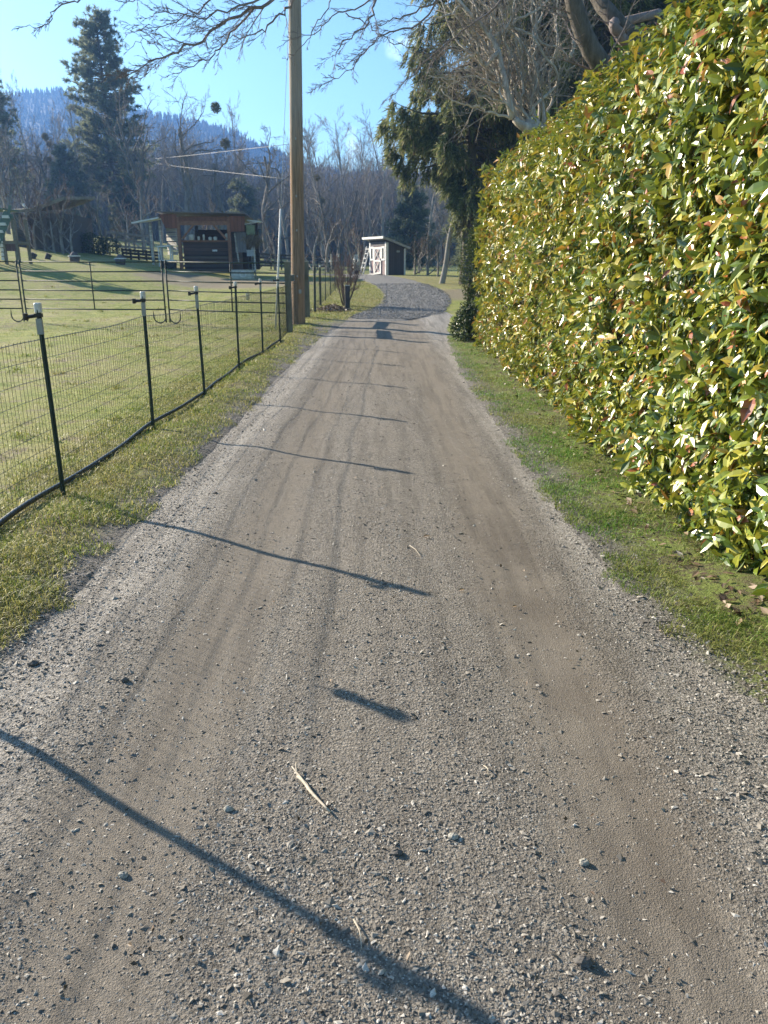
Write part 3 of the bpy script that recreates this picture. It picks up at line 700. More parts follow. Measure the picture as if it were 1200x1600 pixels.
def put_tree(kind, u, y, hscale, rz=None, label=None, group=None, used=set()):
    """stand a tree at a bearing (photo column) and distance"""
    if kind not in ('pale', 'scrub'): hscale *= 1.36; y *= 1.36
    x = (u - 600) / 1200 * (y * math.cos(PITCH)); z = float(g(x, y)) - .15
    rz = rng.uniform(0, 6.28) if rz is None else rz
    sc = hscale * rng.uniform(.93, 1.07)
    if kind not in used:
        used.add(kind); o = protos[kind]; o.location = (x, y, z); o.rotation_euler = (0, 0, rz); o.scale = (sc,) * 3
        if group: o['group'] = group
        return o
    return copy_tree(protos[kind], (x, y, z), rz, sc, label, group)
# front rank, each one found by what it stands beside
put_tree('oak1', 300, 62, 1.02, 1.0); put_tree('oak2', 418, 60, 1.15, .2); put_tree('oak3', 238, 66, .98, 2.0)
put_tree('ald1', 505, 74, .78, .5); put_tree('ald2', 598, 78, .85, 1.5); put_tree('ald3', 572, 100, .92, 3.0)
put_tree('pale', 166, 50, .95, .3)
put_tree('oak1', 520, 68, .72, 2.2, 'black bare oak with a curved trunk just left of the small shed')
put_tree('oak2', 355, 70, 1.0, 3.1, 'dark bare oak behind the right end of the barn roof')
put_tree('ald2', 452, 72, .72, 2.4, 'slim bare grey tree directly behind the utility pole')
put_tree('oak3', 190, 78, .92, .7, 'bare grey oak in front of the tall pine trunk')
put_tree('oak2', 100, 74, 1.0, 1.7, 'bare oak behind the dark low building at the left')
put_tree('oak1', 30, 70, .9, 4.0, 'bare oak behind the wooden playset at the left edge')
put_tree('ald1', 668, 64, .72, 4.0, 'bare grey tree right behind the small shed')
# the ranks behind
GA = 'bare trees massed in the wood left of the utility pole'; GB = 'bare grey trees massed behind the small shed'; GC = 'thin bare trees against the sky right of the utility pole'
LA = 'bare grey-brown tree in the crowded wood left of the utility pole'
LB = 'bare grey tree in the crowded wood right of the utility pole'
LC = 'thin leafless tree top showing against blue sky right of the utility pole'
r2 = np.random.default_rng(77)
for i in range(46):
    u = -60 + 530 * (i + r2.uniform(-.4, .4)) / 46; y = r2.uniform(72, 105)
    put_tree(('oak1', 'oak2', 'oak3', 'ald2', 'ald1')[r2.integers(5)], u, y, r2.uniform(.72, 1.0) * y / 85 * (.95 if u < 200 else .86), None, LA, GA)
for i in range(26):
    u = 470 + 240 * (i + r2.uniform(-.4, .4)) / 26; y = r2.uniform(70, 105)
    put_tree(('ald1', 'ald2', 'ald3', 'oak3')[r2.integers(4)], u, y, r2.uniform(.62, .84) * y / 88, None, LB, GB)
for i, u in enumerate((538, 552, 588, 606, 622, 640, 655)):
    put_tree(('ald3', 'ald1', 'ald2')[i % 3], u, r2.uniform(98, 118), r2.uniform(.9, 1.08), None, LC, GC)
for i, (u, y, s) in enumerate(((648, 52, .75), (668, 50, .85), (684, 47, .7), (655, 56, .9))):
    put_tree('scrub', u, y, s, None, 'brown leafless brush to the right of the small shed', 'brush right of the small shed')
for u, y_, s__ in ((60, 0, .9), (74, .3, 1.0), (88, .1, .9), (101, .2, 1.1), (116, 0, .8), (47, -.3, .6)):
    put_tree('scrub', u, gnd(72, 391)[0][1] - 1.2 + y_, s__, None, 'grey-brown leafless bush growing before the low dark building', 'bushes before the low dark building')
for i, u in enumerate((20, 50, 75, 95, 112, 140, 205, 228, 322, 405, 430, 475, 492, 512, 548, 560)):
    put_tree('scrub', u, r2.uniform(58, 66), r2.uniform(1.0, 1.7), None, 'grey-brown leafless undergrowth bush at the front foot of the wood', 'undergrowth along the foot of the wood')

# ------------------------------------------------------------------ conifers
def needles(name, stops, rough=.6):
    m = M(name); r = m.isl(); n = m.noise(m.obj(), .8, 4, .6); c = m.ramp(r, stops)
    c = m.mix(m.rng(n, .4, .65, 0, .45), c, stops[0][1])
    return m.fin(c, rough, spec=.3, transl=(c, .46))
def tufts(mb, C, ax, k, L, W, spread, rng, m=0):
    """k narrow needle sprays at every centre, fanned about an axis"""
    n = len(C); C = np.repeat(C, k, 0); ax = np.repeat(ax, k, 0); N = n * k
    d = unit(ax + rng.normal(0, spread, (N, 3))); s = unit(np.cross(d, rng.normal(0, 1, (N, 3))))
    l = (L * rng.uniform(.6, 1.2, N))[:, None]; wv = s * (W * rng.uniform(.6, 1.2, N))[:, None] * .5
    P = C + rng.normal(0, L * .12, (N, 3))
    V = np.stack([P - wv * .4, P + wv, P + d * l, P + d * l * .5 - wv], 1).reshape(-1, 3)
    mb.add(V, np.arange(N)[:, None] * 4 + np.array([[0, 1, 2, 3]]), m=m)
# the big drooping spruce right of the road, hung with cones
SPR = needles('spruce_needles', [(0, (.075, .095, .042)), (.4, (.15, .18, .072)), (.7, (.25, .27, .105)), (.9, (.34, .34, .16)), (1, (.40, .34, .22))])
SPR2 = needles('spruce_twigs', [(0, (.13, .115, .095)), (.5, (.26, .225, .19)), (1, (.40, .34, .29))], .8)
rs = np.random.default_rng(8)
SX, SY = 3.85, 37.6; SZ = float(g(SX, SY))
sp = thing('spruce_tree', 'huge dark spruce with drooping cone-hung branches right of the road', 'tree', (SX, SY, SZ))
mb = MB(); mb.tube(smoothpath([(0, 0, -.3), (0, 0, .6), (.08, 0, 4), (.1, 0, 12), (.1, 0, 24)], 20), np.interp(np.linspace(0, 1, 20), [0, .03, .1, 1], [.62, .42, .36, .05]), 12)
mb.build('trunk', bark('spruce_bark', (.04, .035, .03), (.12, .10, .085), 9), sp, smooth=True)
brc = MB(); fol = MB(); dead = MB(); cones = MB()
FC, FA, DC, DA, CC = [], [], [], [], []
for i in range(210):
    t = (i + rs.uniform(0, 1)) / 210; h = 3.1 + 20 * t
    az = rs.uniform(0, 6.283)
    L = (4.1 - 2.6 * max(0, t - .15)) * (1.2 if math.cos(az) > 0 else 1) * rs.uniform(.55, 1.08) * (1 if h > 5.2 else (.42 + .2 * math.cos(az)))
    if L < .5: continue
    dh = np.array([math.cos(az), math.sin(az), 0]); k = 12; s = np.linspace(0, 1, k)
    pts = np.array([.08, 0, h]) + dh * (s * L)[:, None] + np.array([0, 0, 1]) * ((-.12 * s - .36 * s ** 2 + .42 * s ** 4) * L * .75)[:, None]
    pts[1:] += np.cumsum(rs.normal(0, .05, (k - 1, 3)), 0)
    brc.tube(pts, np.linspace(.05 + .008 * L, .008, k), 4, caps=False)
    for j in range(int(8 + L * 8)):
        x = rs.uniform(.12, 1) ** .8 * (k - 1); ii = min(int(x), k - 2); q = pts[ii] + (pts[ii + 1] - pts[ii]) * (x - ii)
        sd = unit(np.cross(dh, [0, 0, 1])) * rs.choice([-1, 1]); dl_ = rs.uniform(.35, 1.25) * (1 - .3 * x / k)
        dr = unit(sd * rs.uniform(.1, .8) + dh * rs.uniform(0, .5) + [0, 0, -1.1])
        e = q + dr * dl_ + np.array([0, 0, -.12])
        brc.tube([q, q + dr * dl_ * .5 + sd * .04, e], [.009, .007, .004], 3, caps=False)
        inner = x / (k - 1) < .42
        for f in np.linspace(.1, 1, int(4 + dl_ * 6)):
            c = q + (e - q) * f
            if (inner and rs.uniform() < .65) or (h > 8 and rs.uniform() < .38): DC.append(c); DA.append(dr)
            else: FC.append(c); FA.append(unit(dr + dh * .3))
        if h > 5 and rs.uniform() < .14: CC.append(e + [0, 0, -.05])
tufts(fol, np.array(FC), np.array(FA), 5, .34, .062, .42, rs); tufts(dead, np.array(DC), np.array(DA), 4, .3, .022, .5, rs)
for c in CC: cones.tube([c, c + [0, 0, -.05], c + [0, 0, -.13], c + [.01, 0, -.18]], [.012, .03, .026, .008], 5)
brc.build('branches', bark('spruce_limb', (.07, .06, .052), (.18, .155, .135), 9), sp); fol.build('foliage', SPR, sp); dead.build('bare_sprays', SPR2, sp)
o = cones.build('cones', plain('cone_brown', (.34, .22, .15), .7, .3, 20), sp); tag(o, kind='stuff')

copy_tree(sp, (7.6, 46.0, float(g(7.6, 46.0))), 2.0, 1.08, 'dark spruce farther back, seen behind the crooked pale pollard shoots')
copy_tree(sp, (11.2, 41.0, float(g(11.2, 41.0))), 4.1, 1.0, 'dark spruce farthest right, showing only between the maple trunks above the hedge')
copy_tree(sp, (9.4, 35.5, float(g(9.4, 35.5))), 5.2, .95, 'dark spruce between the pollard shoots and the dark maple trunk above the hedge')
# leaning pale snag before the spruce trunk
q, s_ = gnd(690, 443)
sn = thing('dead_snag', 'thin pale leaning dead trunk in front of the big spruce trunk', 'dead tree', tuple(q))
e_ = at(708, 342, 35.6) - q
mb = MB(); P_ = smoothpath([[-.02, 0, -.2], e_ * .3 + [.04, 0, 0], e_ * .7 - [.02, 0, 0], e_], 14); mb.tube(P_, np.linspace(.15, .07, 14), 9); mb.build('trunk', PALB, sn, smooth=True)
mb = MB()
for k_ in range(9):
    a_ = P_[8 + k_ % 6]; d_ = rs.normal(0, 1, 3) * [1, .6, .3] + [0, 0, .35]; mb.tube(smoothpath([a_, a_ + d_ * .3, a_ + d_ * .7 + [0, 0, .15]], 6), np.linspace(.025, .006, 6), 5, caps=False)
mb.build('branch_stubs', PALB, sn)

def pine(label, H, R, seed, dens, name='pine_tree', stops=((0, (.13, .15, .10)), (.5, (.22, .25, .16)), (1, (.33, .35, .21))), crown0=.22):
    r = np.random.default_rng(seed); t = thing(name, label, 'tree')
    mb = MB(); mb.tube(smoothpath([(0, 0, -.5), (.05, 0, H * .3), (.1, 0, H * .7), (.05, 0, H)], 14), np.linspace(.42, .05, 14) * H / 23, 8)
    mb.build('trunk', bark(name + '_bark', (.09, .065, .05), (.2, .15, .115)), t, smooth=True)
    br = MB(); FC = []; FA = []
    for i in range(int(105 * dens)):
        f = crown0 + (1 - crown0) * (i / (105 * dens)); h = H * f; az = r.uniform(0, 6.28)
        L = R * (1.05 - ((f - crown0) / (1 - crown0)) ** 2.0 * .8) * r.uniform(.55, 1.1) * (1 if f > crown0 + .1 else .85)
        d = np.array([math.cos(az), math.sin(az), r.uniform(-.15, .25)]); s = np.linspace(0, 1, 6)
        pts = np.array([0, 0, h]) + d * (s * L)[:, None] + np.array([0, 0, 1]) * (s ** 2 * L * .14)[:, None]; pts[1:] += r.normal(0, .08, (5, 3))
        br.tube(pts, np.linspace(.07, .015, 6) * H / 23, 4, caps=False)
        for j in range(int(3 + L * 3.2)):
            x = r.uniform(.3, 1.0) * 5; ii = min(int(x), 4); q = pts[ii] + (pts[ii + 1] - pts[ii]) * (x - ii)
            FC.append(q + r.normal(0, .28, 3) * [1, 1, .7]); FA.append(unit(d + r.normal(0, .3, 3) + [0, 0, .4]))
    br.build('branches', OAKB, t); mb = MB(); tufts(mb, np.array(FC), np.array(FA), 24, .5, .085, .8, r)
    mb.build('foliage', needles(name + '_needles', list(stops)), t); return t
def stand(o, u, y, rz=0., s=1.0):
    x = (u - 600) / 1200 * (y * math.cos(PITCH)); o.location = (x, y, float(g(x, y)) - .2); o.rotation_euler = (0, 0, rz); o.scale = (s, s, s); return o
stand(pine('tall full-crowned pine rising above the wood at the left', 25.2, 5.5, 3, 2.2), 188, 104)
stand(pine('pine cut off by the left edge with only its top above the wood', 18.8, 3.4, 4, 1.2), 20, 104)
FIR = ((0, (.08, .10, .07)), (.5, (.15, .175, .11)), (1, (.24, .26, .16)))
fir = pine('dark green young evergreen at the left foot of the tall pine', 9.5, 3.0, 6, .9, 'fir_tree', FIR, .06)
stand(fir, 120, 98, 0, 1.0)
for u, y, s, l in ((205, 79, .6, 'dark evergreen just right of the tall pine'), (382, 88, .8, 'green-grey evergreen deep in the wood above the barn'), (648, 76, .75, 'dark evergreen in the wood right of the small shed'), (640, 60, .62, 'low dark evergreen left of the spruce trunk'), (748, 48, .8, 'dark evergreen between the spruce trunk and the hedge end')):
    y, s = y * 1.28, s * 1.28; x = (u - 600) / 1200 * y * math.cos(PITCH); copy_tree(fir, (x, y, float(g(x, y)) - .2), u, s, l)

# the far side of the wood: a crowded mass of stems and twigs nobody could count
rw = np.random.default_rng(60); mb = MB(); TU = [-120, 0, 60, 110, 190, 240, 300, 340, 380, 420, 455, 480, 520, 570, 620, 700, 820]; TV = [215, 215, 235, 240, 235, 205, 200, 232, 238, 262, 282, 262, 244, 236, 244, 262, 270]
for i in range(3200):
    u = rw.uniform(-120, 800); y = rw.uniform(130, 165); x = (u - 600) / 1200 * y * math.cos(PITCH); z0 = float(g(x, y)) - .3
    ztop = CAMZ + y * (ray(u, np.interp(u, TU, TV) + 10)[2] / ray(u, 300)[1]); H = max(3, (ztop - z0)) * rw.uniform(.62, 1.08)
    k = 30; P0 = np.array([x, y, z0]) + np.stack([rw.normal(0, .25, k), rw.normal(0, .25, k), H * np.concatenate([[0], rw.uniform(.08, .95, k - 1)])], -1)
    d = unit(np.stack([rw.normal(0, .75, k), rw.normal(0, .75, k), rw.uniform(.3, 1.2, k)], -1)); d[0] = (rw.normal(0, .05), 0, 1); l = H * rw.uniform(.10, .30, k) * (1.15 - (P0[:, 2] - z0) / H * .8); l[0] = H
    s_ = unit(np.cross(d, rw.normal(0, 1, (k, 3)))); t_ = np.cross(d, s_); wv = np.full(k, .028); wv[0] = .11
    mid = P0 + d * (l * .5)[:, None] + rw.normal(0, .06, (k, 3)) * l[:, None]; tip = P0 + d * l[:, None] + np.array([0, 0, .12]) * l[:, None]
    V = np.stack([P0 - s_ * wv[:, None], P0 + s_ * wv[:, None], P0 + t_ * wv[:, None] * 1.5, mid - s_ * wv[:, None] * .7, mid + s_ * wv[:, None] * .7, mid + t_ * wv[:, None], tip], 1).reshape(-1, 3)
    i7 = np.arange(k)[:, None, None] * 7
    mb.add(V, (i7 + np.array([[[0, 1, 4, 3], [1, 2, 5, 4], [2, 0, 3, 5]]])).reshape(-1, 4), (i7 + np.array([[[3, 4, 6], [4, 5, 6], [5, 3, 6]]])).reshape(-1, 3))
m = M('far_wood_bark'); tag(mb.build('far_wood', m.fin(m.ramp(m.isl(), [(0, (.13, .115, .105)), (.6, (.22, .20, .185)), (1, (.36, .335, .315))]), .9)), kind='stuff')

# ------------------------------------------------------------------ far hills and their forest
RU = [-500, -200, 0, 60, 110, 200, 300, 380, 440, 480, 560, 640, 760, 1000, 1400, 1900]
RV = [190, 165, 156, 150, 153, 180, 196, 222, 247, 268, 278, 280, 268, 250, 240, 260]
uu = np.arange(-500, 1901, 20.0); vv = np.interp(uu, RU, RV) + 2 * np.sin(uu * .05) + 1.5 * np.sin(uu * .13)
D = 760.0
top = np.array([at(u, v, D) for u, v in zip(uu, vv)])
ss = np.linspace(0, 1, 34); Vh = []
for s_ in ss:
    y = 215 + (top[:, 1] - 215) * s_; x = top[:, 0] * (.42 + .58 * s_); z = 1.5 + (top[:, 2] - 1.5) * (s_ ** 1.25)
    z = z + (6 * np.sin(x * .021 + s_ * 5) + 4 * np.sin(x * .047 + 9 * s_)) * s_ * (1 - s_) * 2
    Vh.append(np.stack([x, y, z], -1))
back = Vh[-1].copy(); back[:, 1] += 260; back[:, 2] *= .5; Vh.append(back)
Vh = np.array(Vh); ny, nx = Vh.shape[:2]
i = np.arange(ny - 1)[:, None] * nx; j = np.arange(nx - 1)[None]
m = M('hill_soil'); n_ = m.noise(m.pos(), .02, 5)
mb = MB(); mb.add(Vh.reshape(-1, 3), np.stack([i + j, i + j + 1, i + nx + j + 1, i + nx + j], -1).reshape(-1, 4))
tag(mb.build('hills', m.fin(m.mix(n_, (.02, .028, .018), (.035, .036, .026)), .95), smooth=True), kind='structure')
rh = np.random.default_rng(4)
n = 14000; a = rh.uniform(0, 1, n) ** .75 * (ny - 2.001); b = rh.uniform(0, 1, n) * (nx - 1.001)
near_ridge = rh.uniform(0, 1, n) < .16; a[near_ridge] = ny - 2.2 + rh.uniform(0, .25, near_ridge.sum())
ia, ib = a.astype(int), b.astype(int); fa, fb = (a - ia)[:, None], (b - ib)[:, None]
P = Vh[ia, ib] * (1 - fa) * (1 - fb) + Vh[ia + 1, ib] * fa * (1 - fb) + Vh[ia, ib + 1] * (1 - fa) * fb + Vh[ia + 1, ib + 1] * fa * fb
H = rh.uniform(5, 10.5, n); R = H * rh.uniform(.16, .26, n)
mb = MB(); K = 6; ang = np.arange(K) * 2 * math.pi / K
for (z0, z1, rr_) in ((.08, .55, 1.0), (.36, .8, .72), (.62, 1.0, .46)):
    ring = np.stack([np.cos(ang), np.sin(ang)], -1)[None] * (R * rr_)[:, None, None] * rh.uniform(.7, 1.25, (n, K, 1))
    ringp = np.concatenate([P[:, None, :2] + ring, (P[:, 2] + H * z0)[:, None, None] + rh.normal(0, .25, (n, K, 1))], -1)
    tip = (P + np.stack([0 * H, 0 * H, H * z1], -1))[:, None]
    V_ = np.concatenate([ringp, tip], 1).reshape(-1, 3)
    tri = np.array([[e, (e + 1) % K, K] for e in range(K)])
    mb.add(V_, tris=(np.arange(n)[:, None, None] * (K + 1) + tri[None]).reshape(-1, 3))
m = M('hill_conifer'); nn_ = m.noise(m.pos(), .03, 4)
tag(mb.build('hill_forest', m.fin(m.mix(m.rng(nn_, .4, .6), m.ramp(m.isl(), [(0, (.008, .014, .01)), (1, (.02, .028, .019))]), (.022, .026, .02)), .9)), kind='stuff')
# ------------------------------------------------------------------ wire fence along the drive
STEEL = plain('green_steel', (.03, .052, .04), .45, .3, 14, metal=.0, spec=.5)
CAPW = plain('white_cap', (.62, .62, .60), .5, .15, 20)
SLEEV = plain('galvanised_sleeve', (.30, .31, .30), .45, .2, 20, metal=.2)
BLACKP = plain('black_plastic', (.012, .012, .013), .4, .2, 20, spec=.5)
WIRE = plain('fence_wire', (.06, .065, .058), .45, .2, 30, metal=.3)
def make_post(h, label, group):
    t = thing('fence_post', label, 'fence post', group=group)
    mb = MB()
    mb.box((0, 0, h * .5 - .15), (.031, .007, h + .28)); mb.box((0, -.014, h * .5 - .15), (.007, .022, h + .28))
    for i in range(int(h / .055)): mb.box((0, .006, .05 + i * .055), (.012, .006, .018))
    mb.build('steel_bar', STEEL, t)
    return t
GP = 'steel posts of the wire fence along the drive'
post_xy = [(-2.22, 2.93), (-2.24, 5.15), (-2.27, 7.45), (-2.22, 9.5), (-2.20, 11.77), (-2.18, 14.04), (-2.11, 15.95)]
plabels = ['green steel fence post standing outside the left edge of the view', 'largest green steel post with square white cap at the left end of the wire fence',
           'second steel post of the wire fence with a pale sleeve and white cap', 'third steel post of the wire fence with a long pale sleeve at top',
           'fourth steel post of the wire fence, dark with a white cap', 'fifth steel post of the wire fence, bare dark top under a white cap', 'last steel post of the wire fence before the wooden corner post']
for i, ((x, y), lb) in enumerate(zip(post_xy, plabels)):
    t = make_post(1.27, lb, GP)
    t.location = (x, y, float(ground_z(x, y))); t.rotation_euler = (rng.uniform(-.012, .012), [.0, -.004, .014, -.01, .012, .01, 0][i], .15)
    mb = MB(); mb.lathe([(.0, 1.303), (.02, 1.303), (.025, 1.296), (.025, 1.245), (.02, 1.240), (0, 1.240)], n=14); mb.build('cap', CAPW, t, smooth=False)
    mb = MB(); mb.box((0, -.008, 1.225), (.046, .042, .024)); mb.tube([(-.02, 0, 1.222), (-.075, -.005, 1.215)], [.012, .012], 8); mb.lathe([(.0, 1.24), (.017, 1.238), (.017, 1.196), (.0, 1.194)], (-.082, -.005, 0), 10)
    mb.build('insulator', BLACKP, t)
    if i != 4:
        mb = MB(); hs = [.1, .1, .12, .16, .09, .1, .1][i]; mb.box((0, -.011, 1.205 - hs / 2), (.036, .030, hs)); mb.build('sleeve', SLEEV, t)

WOOD = boards('weathered_fence_wood', (.19, .175, .14), 'z', 5.0, .85, .2)
WOODG = plain('mossy_post_wood', (.15, .15, .115), .9, .35, 9, bump=.6, stretch=(1, 1, .25))
def fence_z(y): return float(ground_z(-2.2, y))
F2 = [(-2.2, 18.36), (-2.19, 22.6)]                                             # the wooden corner posts on both sides of the pole
FB = [(-2.14, 24.6), (-2.12, 26.6), (-2.10, 28.6), (-2.06, 30.8), (-2.03, 33.2), (-2.0, 35.8), (-1.97, 38.6)]
t = thing('wooden_post', 'square grey-green wooden fence post just left of the utility pole', 'fence post', (F2[0][0], F2[0][1], fence_z(18.36)))
mb = MB(); mb.box((0, 0, .58), (.135, .135, 1.96), taper=.96); mb.build('timber', WOODG, t); mb = MB(); mb.box((0, 0, 1.572), (.15, .15, .022)); mb.build('top_plate', plain('pale_endgrain', (.36, .35, .31), .8), t)
t = thing('wooden_post', 'square weathered wooden fence post just right of the utility pole', 'fence post', (F2[1][0], F2[1][1], fence_z(22.6)))
mb = MB(); mb.box((0, 0, .56), (.15, .15, 1.92), taper=.96); mb.build('timber', WOODG, t); mb = MB(); mb.box((0, 0, 1.532), (.16, .16, .022)); mb.build('top_plate', bpy.data.materials['pale_endgrain'], t)
t = thing('brace_rail', 'short weathered board bracing the fence corner in front of the utility pole', 'fence board', (-2.23, 19.35, fence_z(19.3) + 1.17))
mb = MB(); mb.bar((0, -.86, 0), (-.06, .98, .02), .05, .15); mb.build('board', WOODG, t)
t = thing('brace_rail', 'short weathered board bracing the fence corner behind the utility pole', 'fence board', (-2.36, 21.6, fence_z(21.5) + 1.14))
mb = MB(); mb.bar((-.03, -.72, 0), (.1, .92, .03), .05, .16); mb.build('board', WOODG, t)
fb_l = ['first thin steel post beyond the utility pole', 'second thin steel post beyond the utility pole', 'third thin steel post beyond the utility pole', 'fourth thin steel post beyond the utility pole',
        'fifth thin steel post beyond the utility pole', 'sixth thin steel post beyond the utility pole, left of the leafless shrub', 'farthest thin steel post, half hidden by the leafless shrub']
for i, ((x, y), lb) in enumerate(zip(FB, fb_l)):
    t = make_post(1.27, lb, 'thin posts of the fence beyond the utility pole'); t.location = (x, y, fence_z(y)); t.rotation_euler = (0, rng.uniform(-.02, .02), .15)
    mb = MB(); mb.lathe([(0, 1.31), (.026, 1.305), (.026, 1.24), (0, 1.235)], n=10); mb.build('cap', CAPW if i % 2 else BLACKP, t)
    if i in (0, 1):
        mb = MB(); mb.box((.0, .05, .62), (.07, .06, 1.5)); mb.build('timber', WOODG, t)

# woven wire on the posts: one sheet of thin wires between the posts
line = [(-2.2, .6)] + post_xy + [F2[0]] + [F2[1]] + FB
lx = np.array([p[0] for p in line]) - .03; ly = np.array([p[1] for p in line])
fz = lambda y: ground_z(np.interp(y, ly, lx), y)
def wire_sheet(mb, y0, y1, step, H, hz):
    ys = np.arange(y0, y1, step); xs = np.interp(ys, ly, lx); zs = fz(ys); sag = .012 * np.sin((ys - 2.9) / 2.25 * math.pi) ** 2
    n = len(ys); r = .0011 + .00005 * ys
    jit = rng.normal(0, .002, n)
    a = np.arange(3) * 2.094
    ring = np.stack([np.cos(a), np.sin(a)], -1)[None] * r[:, None, None]
    lo_ = np.concatenate([np.stack([xs, ys], -1)[:, None] + ring, np.repeat((zs + .03)[:, None, None], 3, 1)], -1)
    hi_ = np.concatenate([np.stack([xs + jit, ys + jit], -1)[:, None] + ring, np.repeat((zs + H - sag)[:, None, None], 3, 1)], -1)
    V = np.concatenate([lo_, hi_], 1).reshape(-1, 3)
    q = np.array([[e, (e + 1) % 3, 3 + (e + 1) % 3, 3 + e] for e in range(3)])
    mb.add(V, (np.arange(n)[:, None, None] * 6 + q[None]).reshape(-1, 4))
    yy = np.arange(y0, y1, .15); xx = np.interp(yy, ly, lx); sg = .012 * np.sin((yy - 2.9) / 2.25 * math.pi) ** 2
    for h in hz: mb.tube(np.stack([xx, yy, fz(yy) + h - sg * h / H + .003 * np.sin(yy * 3 + h * 9)], -1), np.interp(yy, [0, 40], [.0016, .004]) * (1.6 if h > H - .02 else 1), 3, caps=False)
wf = thing('wire_fence', 'dark woven wire mesh fence strung on steel posts along the left of the drive', 'wire fence', (-2.2, 12, 0))
mb = MB(); wire_sheet(mb, .6, 18.3, .051, 1.08, [.05, .15, .25, .36, .47, .58, .7, .82, .95, 1.07])
o = mb.build('wire_mesh', WIRE, wf); o.location = (2.2, -12, 0)
mb = MB(); wire_sheet(mb, 18.5, 38.6, .11, 1.1, [.05, .25, .47, .7, .95, 1.09]); o = mb.build('wire_mesh', WIRE, wf); o.location = (2.2, -12, 0)
# black poly pipe lying along the foot of the mesh
yy = np.arange(1.0, 16.6, .12); xx = np.interp(yy, ly, lx) - .04 + .03 * np.sin(yy * .9) + .015 * np.sin(yy * 2.3)
mb = MB(); mb.tube(np.stack([xx, yy, ground_z(xx, yy) + .03 + .012 * np.sin(yy * 1.7)], -1), .0185, 8)
tag(mb.build('water_pipe', plain('black_pipe', (.045, .047, .045), .38, .3, 12, spec=.5), smooth=True), 'black plastic water pipe lying along the foot of the wire fence', 'pipe')
# unseen fence-top object of invented form, added to cast the short gravel shadow
t = thing('shadow_caster', 'unseen black grip hooked upright at the fence top outside the left edge', 'handle', (-2.2, 3.95, float(ground_z(-2.2, 3.95)) + 1.07))
mb = MB(); mb.lathe([(0, 0), (.028, .003), (.032, .02), (.026, .04), (.027, .10), (.034, .115), (.03, .13), (0, .133)], n=16); mb.build('caster', BLACKP, t, smooth=True)
mb = MB(); mb.tube(smoothpath([(0, 0, .0), (0, 0, -.02), (-.02, 0, -.04), (-.03, 0, -.02)], 8), .003, 6); mb.build('hook', SLEEV, t, smooth=True)
t = thing('feed_cup', 'small pale cup clipped on the third green corral panel', 'cup', tuple(at(387, 463, 20.6)))
mb = MB(); mb.lathe([(0, -.1), (.045, -.1), (.055, .09), (.06, .1), (.05, .1), (.04, -.08), (0, -.08)], n=14); mb.build('cup_body', CAPW, t, smooth=True)
mb = MB(); mb.tube([(0, .05, .06), (0, .1, .14)], .008, 6); mb.build('clip', BLACKP, t)

# ------------------------------------------------------------------ utility pole
PX, PY = -2.23, 20.75; PZ = float(ground_z(PX, PY))
t = thing('utility_pole', 'tall round wooden utility pole standing at the fence corner', 'utility pole', (PX, PY, PZ))
m = M('pole_wood'); p = m.obj(); gr = m.noise(m.mapped(p, (14, 14, .5)), 3, 7, .7); big = m.noise(m.mapped(p, (3, 3, .4)), 1.5, 4)
z = m.xyz(p)[2]
c = m.mix(m.rng(gr, .3, .7), (.13, .085, .055), (.34, .235, .16)); c = m.mix(m.rng(big, .45, .65, 0, .6), c, (.40, .235, .125))
c = m.mix(m.rng(z, 3.4, 5.4, 0, .75), c, m.mix(gr, (.22, .195, .175), (.42, .38, .345)))
cr = m.noise(m.mapped(p, (40, 40, .35)), 2.2, 3, .6); c = m.mix(m.rng(cr, .62, .68), c, (.035, .025, .02))
POLEM = m.fin(c, .88, m.bump(m.math('ADD', gr, m.math('MULTIPLY', cr, -1)), .6, .012), spec=.25)
mb = MB(); zz = np.linspace(-.4, 11, 30); mb.tube(np.stack([.14 + 0 * zz + (zz - 4) * .022 - .07, 0 * zz, zz], -1), np.interp(zz, [-.4, 0, 2, 11], [.19, .178, .17, .135]), 22); mb.build('shaft', POLEM, t, smooth=True)
mb = MB()
for z_ in (1.2, 2.3, 3.1, 4.4): mb.lathe([(0, 0), (.02, 0), (.02, .015), (0, .018)], (0, 0, 0), 8) if False else mb.box((.07 + (z_ - 4) * .022, -.185, z_), (.03, .03, .05))
mb.build('bolt', SLEEV, t)
mb = MB(); mb.box((.07, -.19, .82), (.07, .012, .10)); mb.build('tag_plate', SLEEV, t)
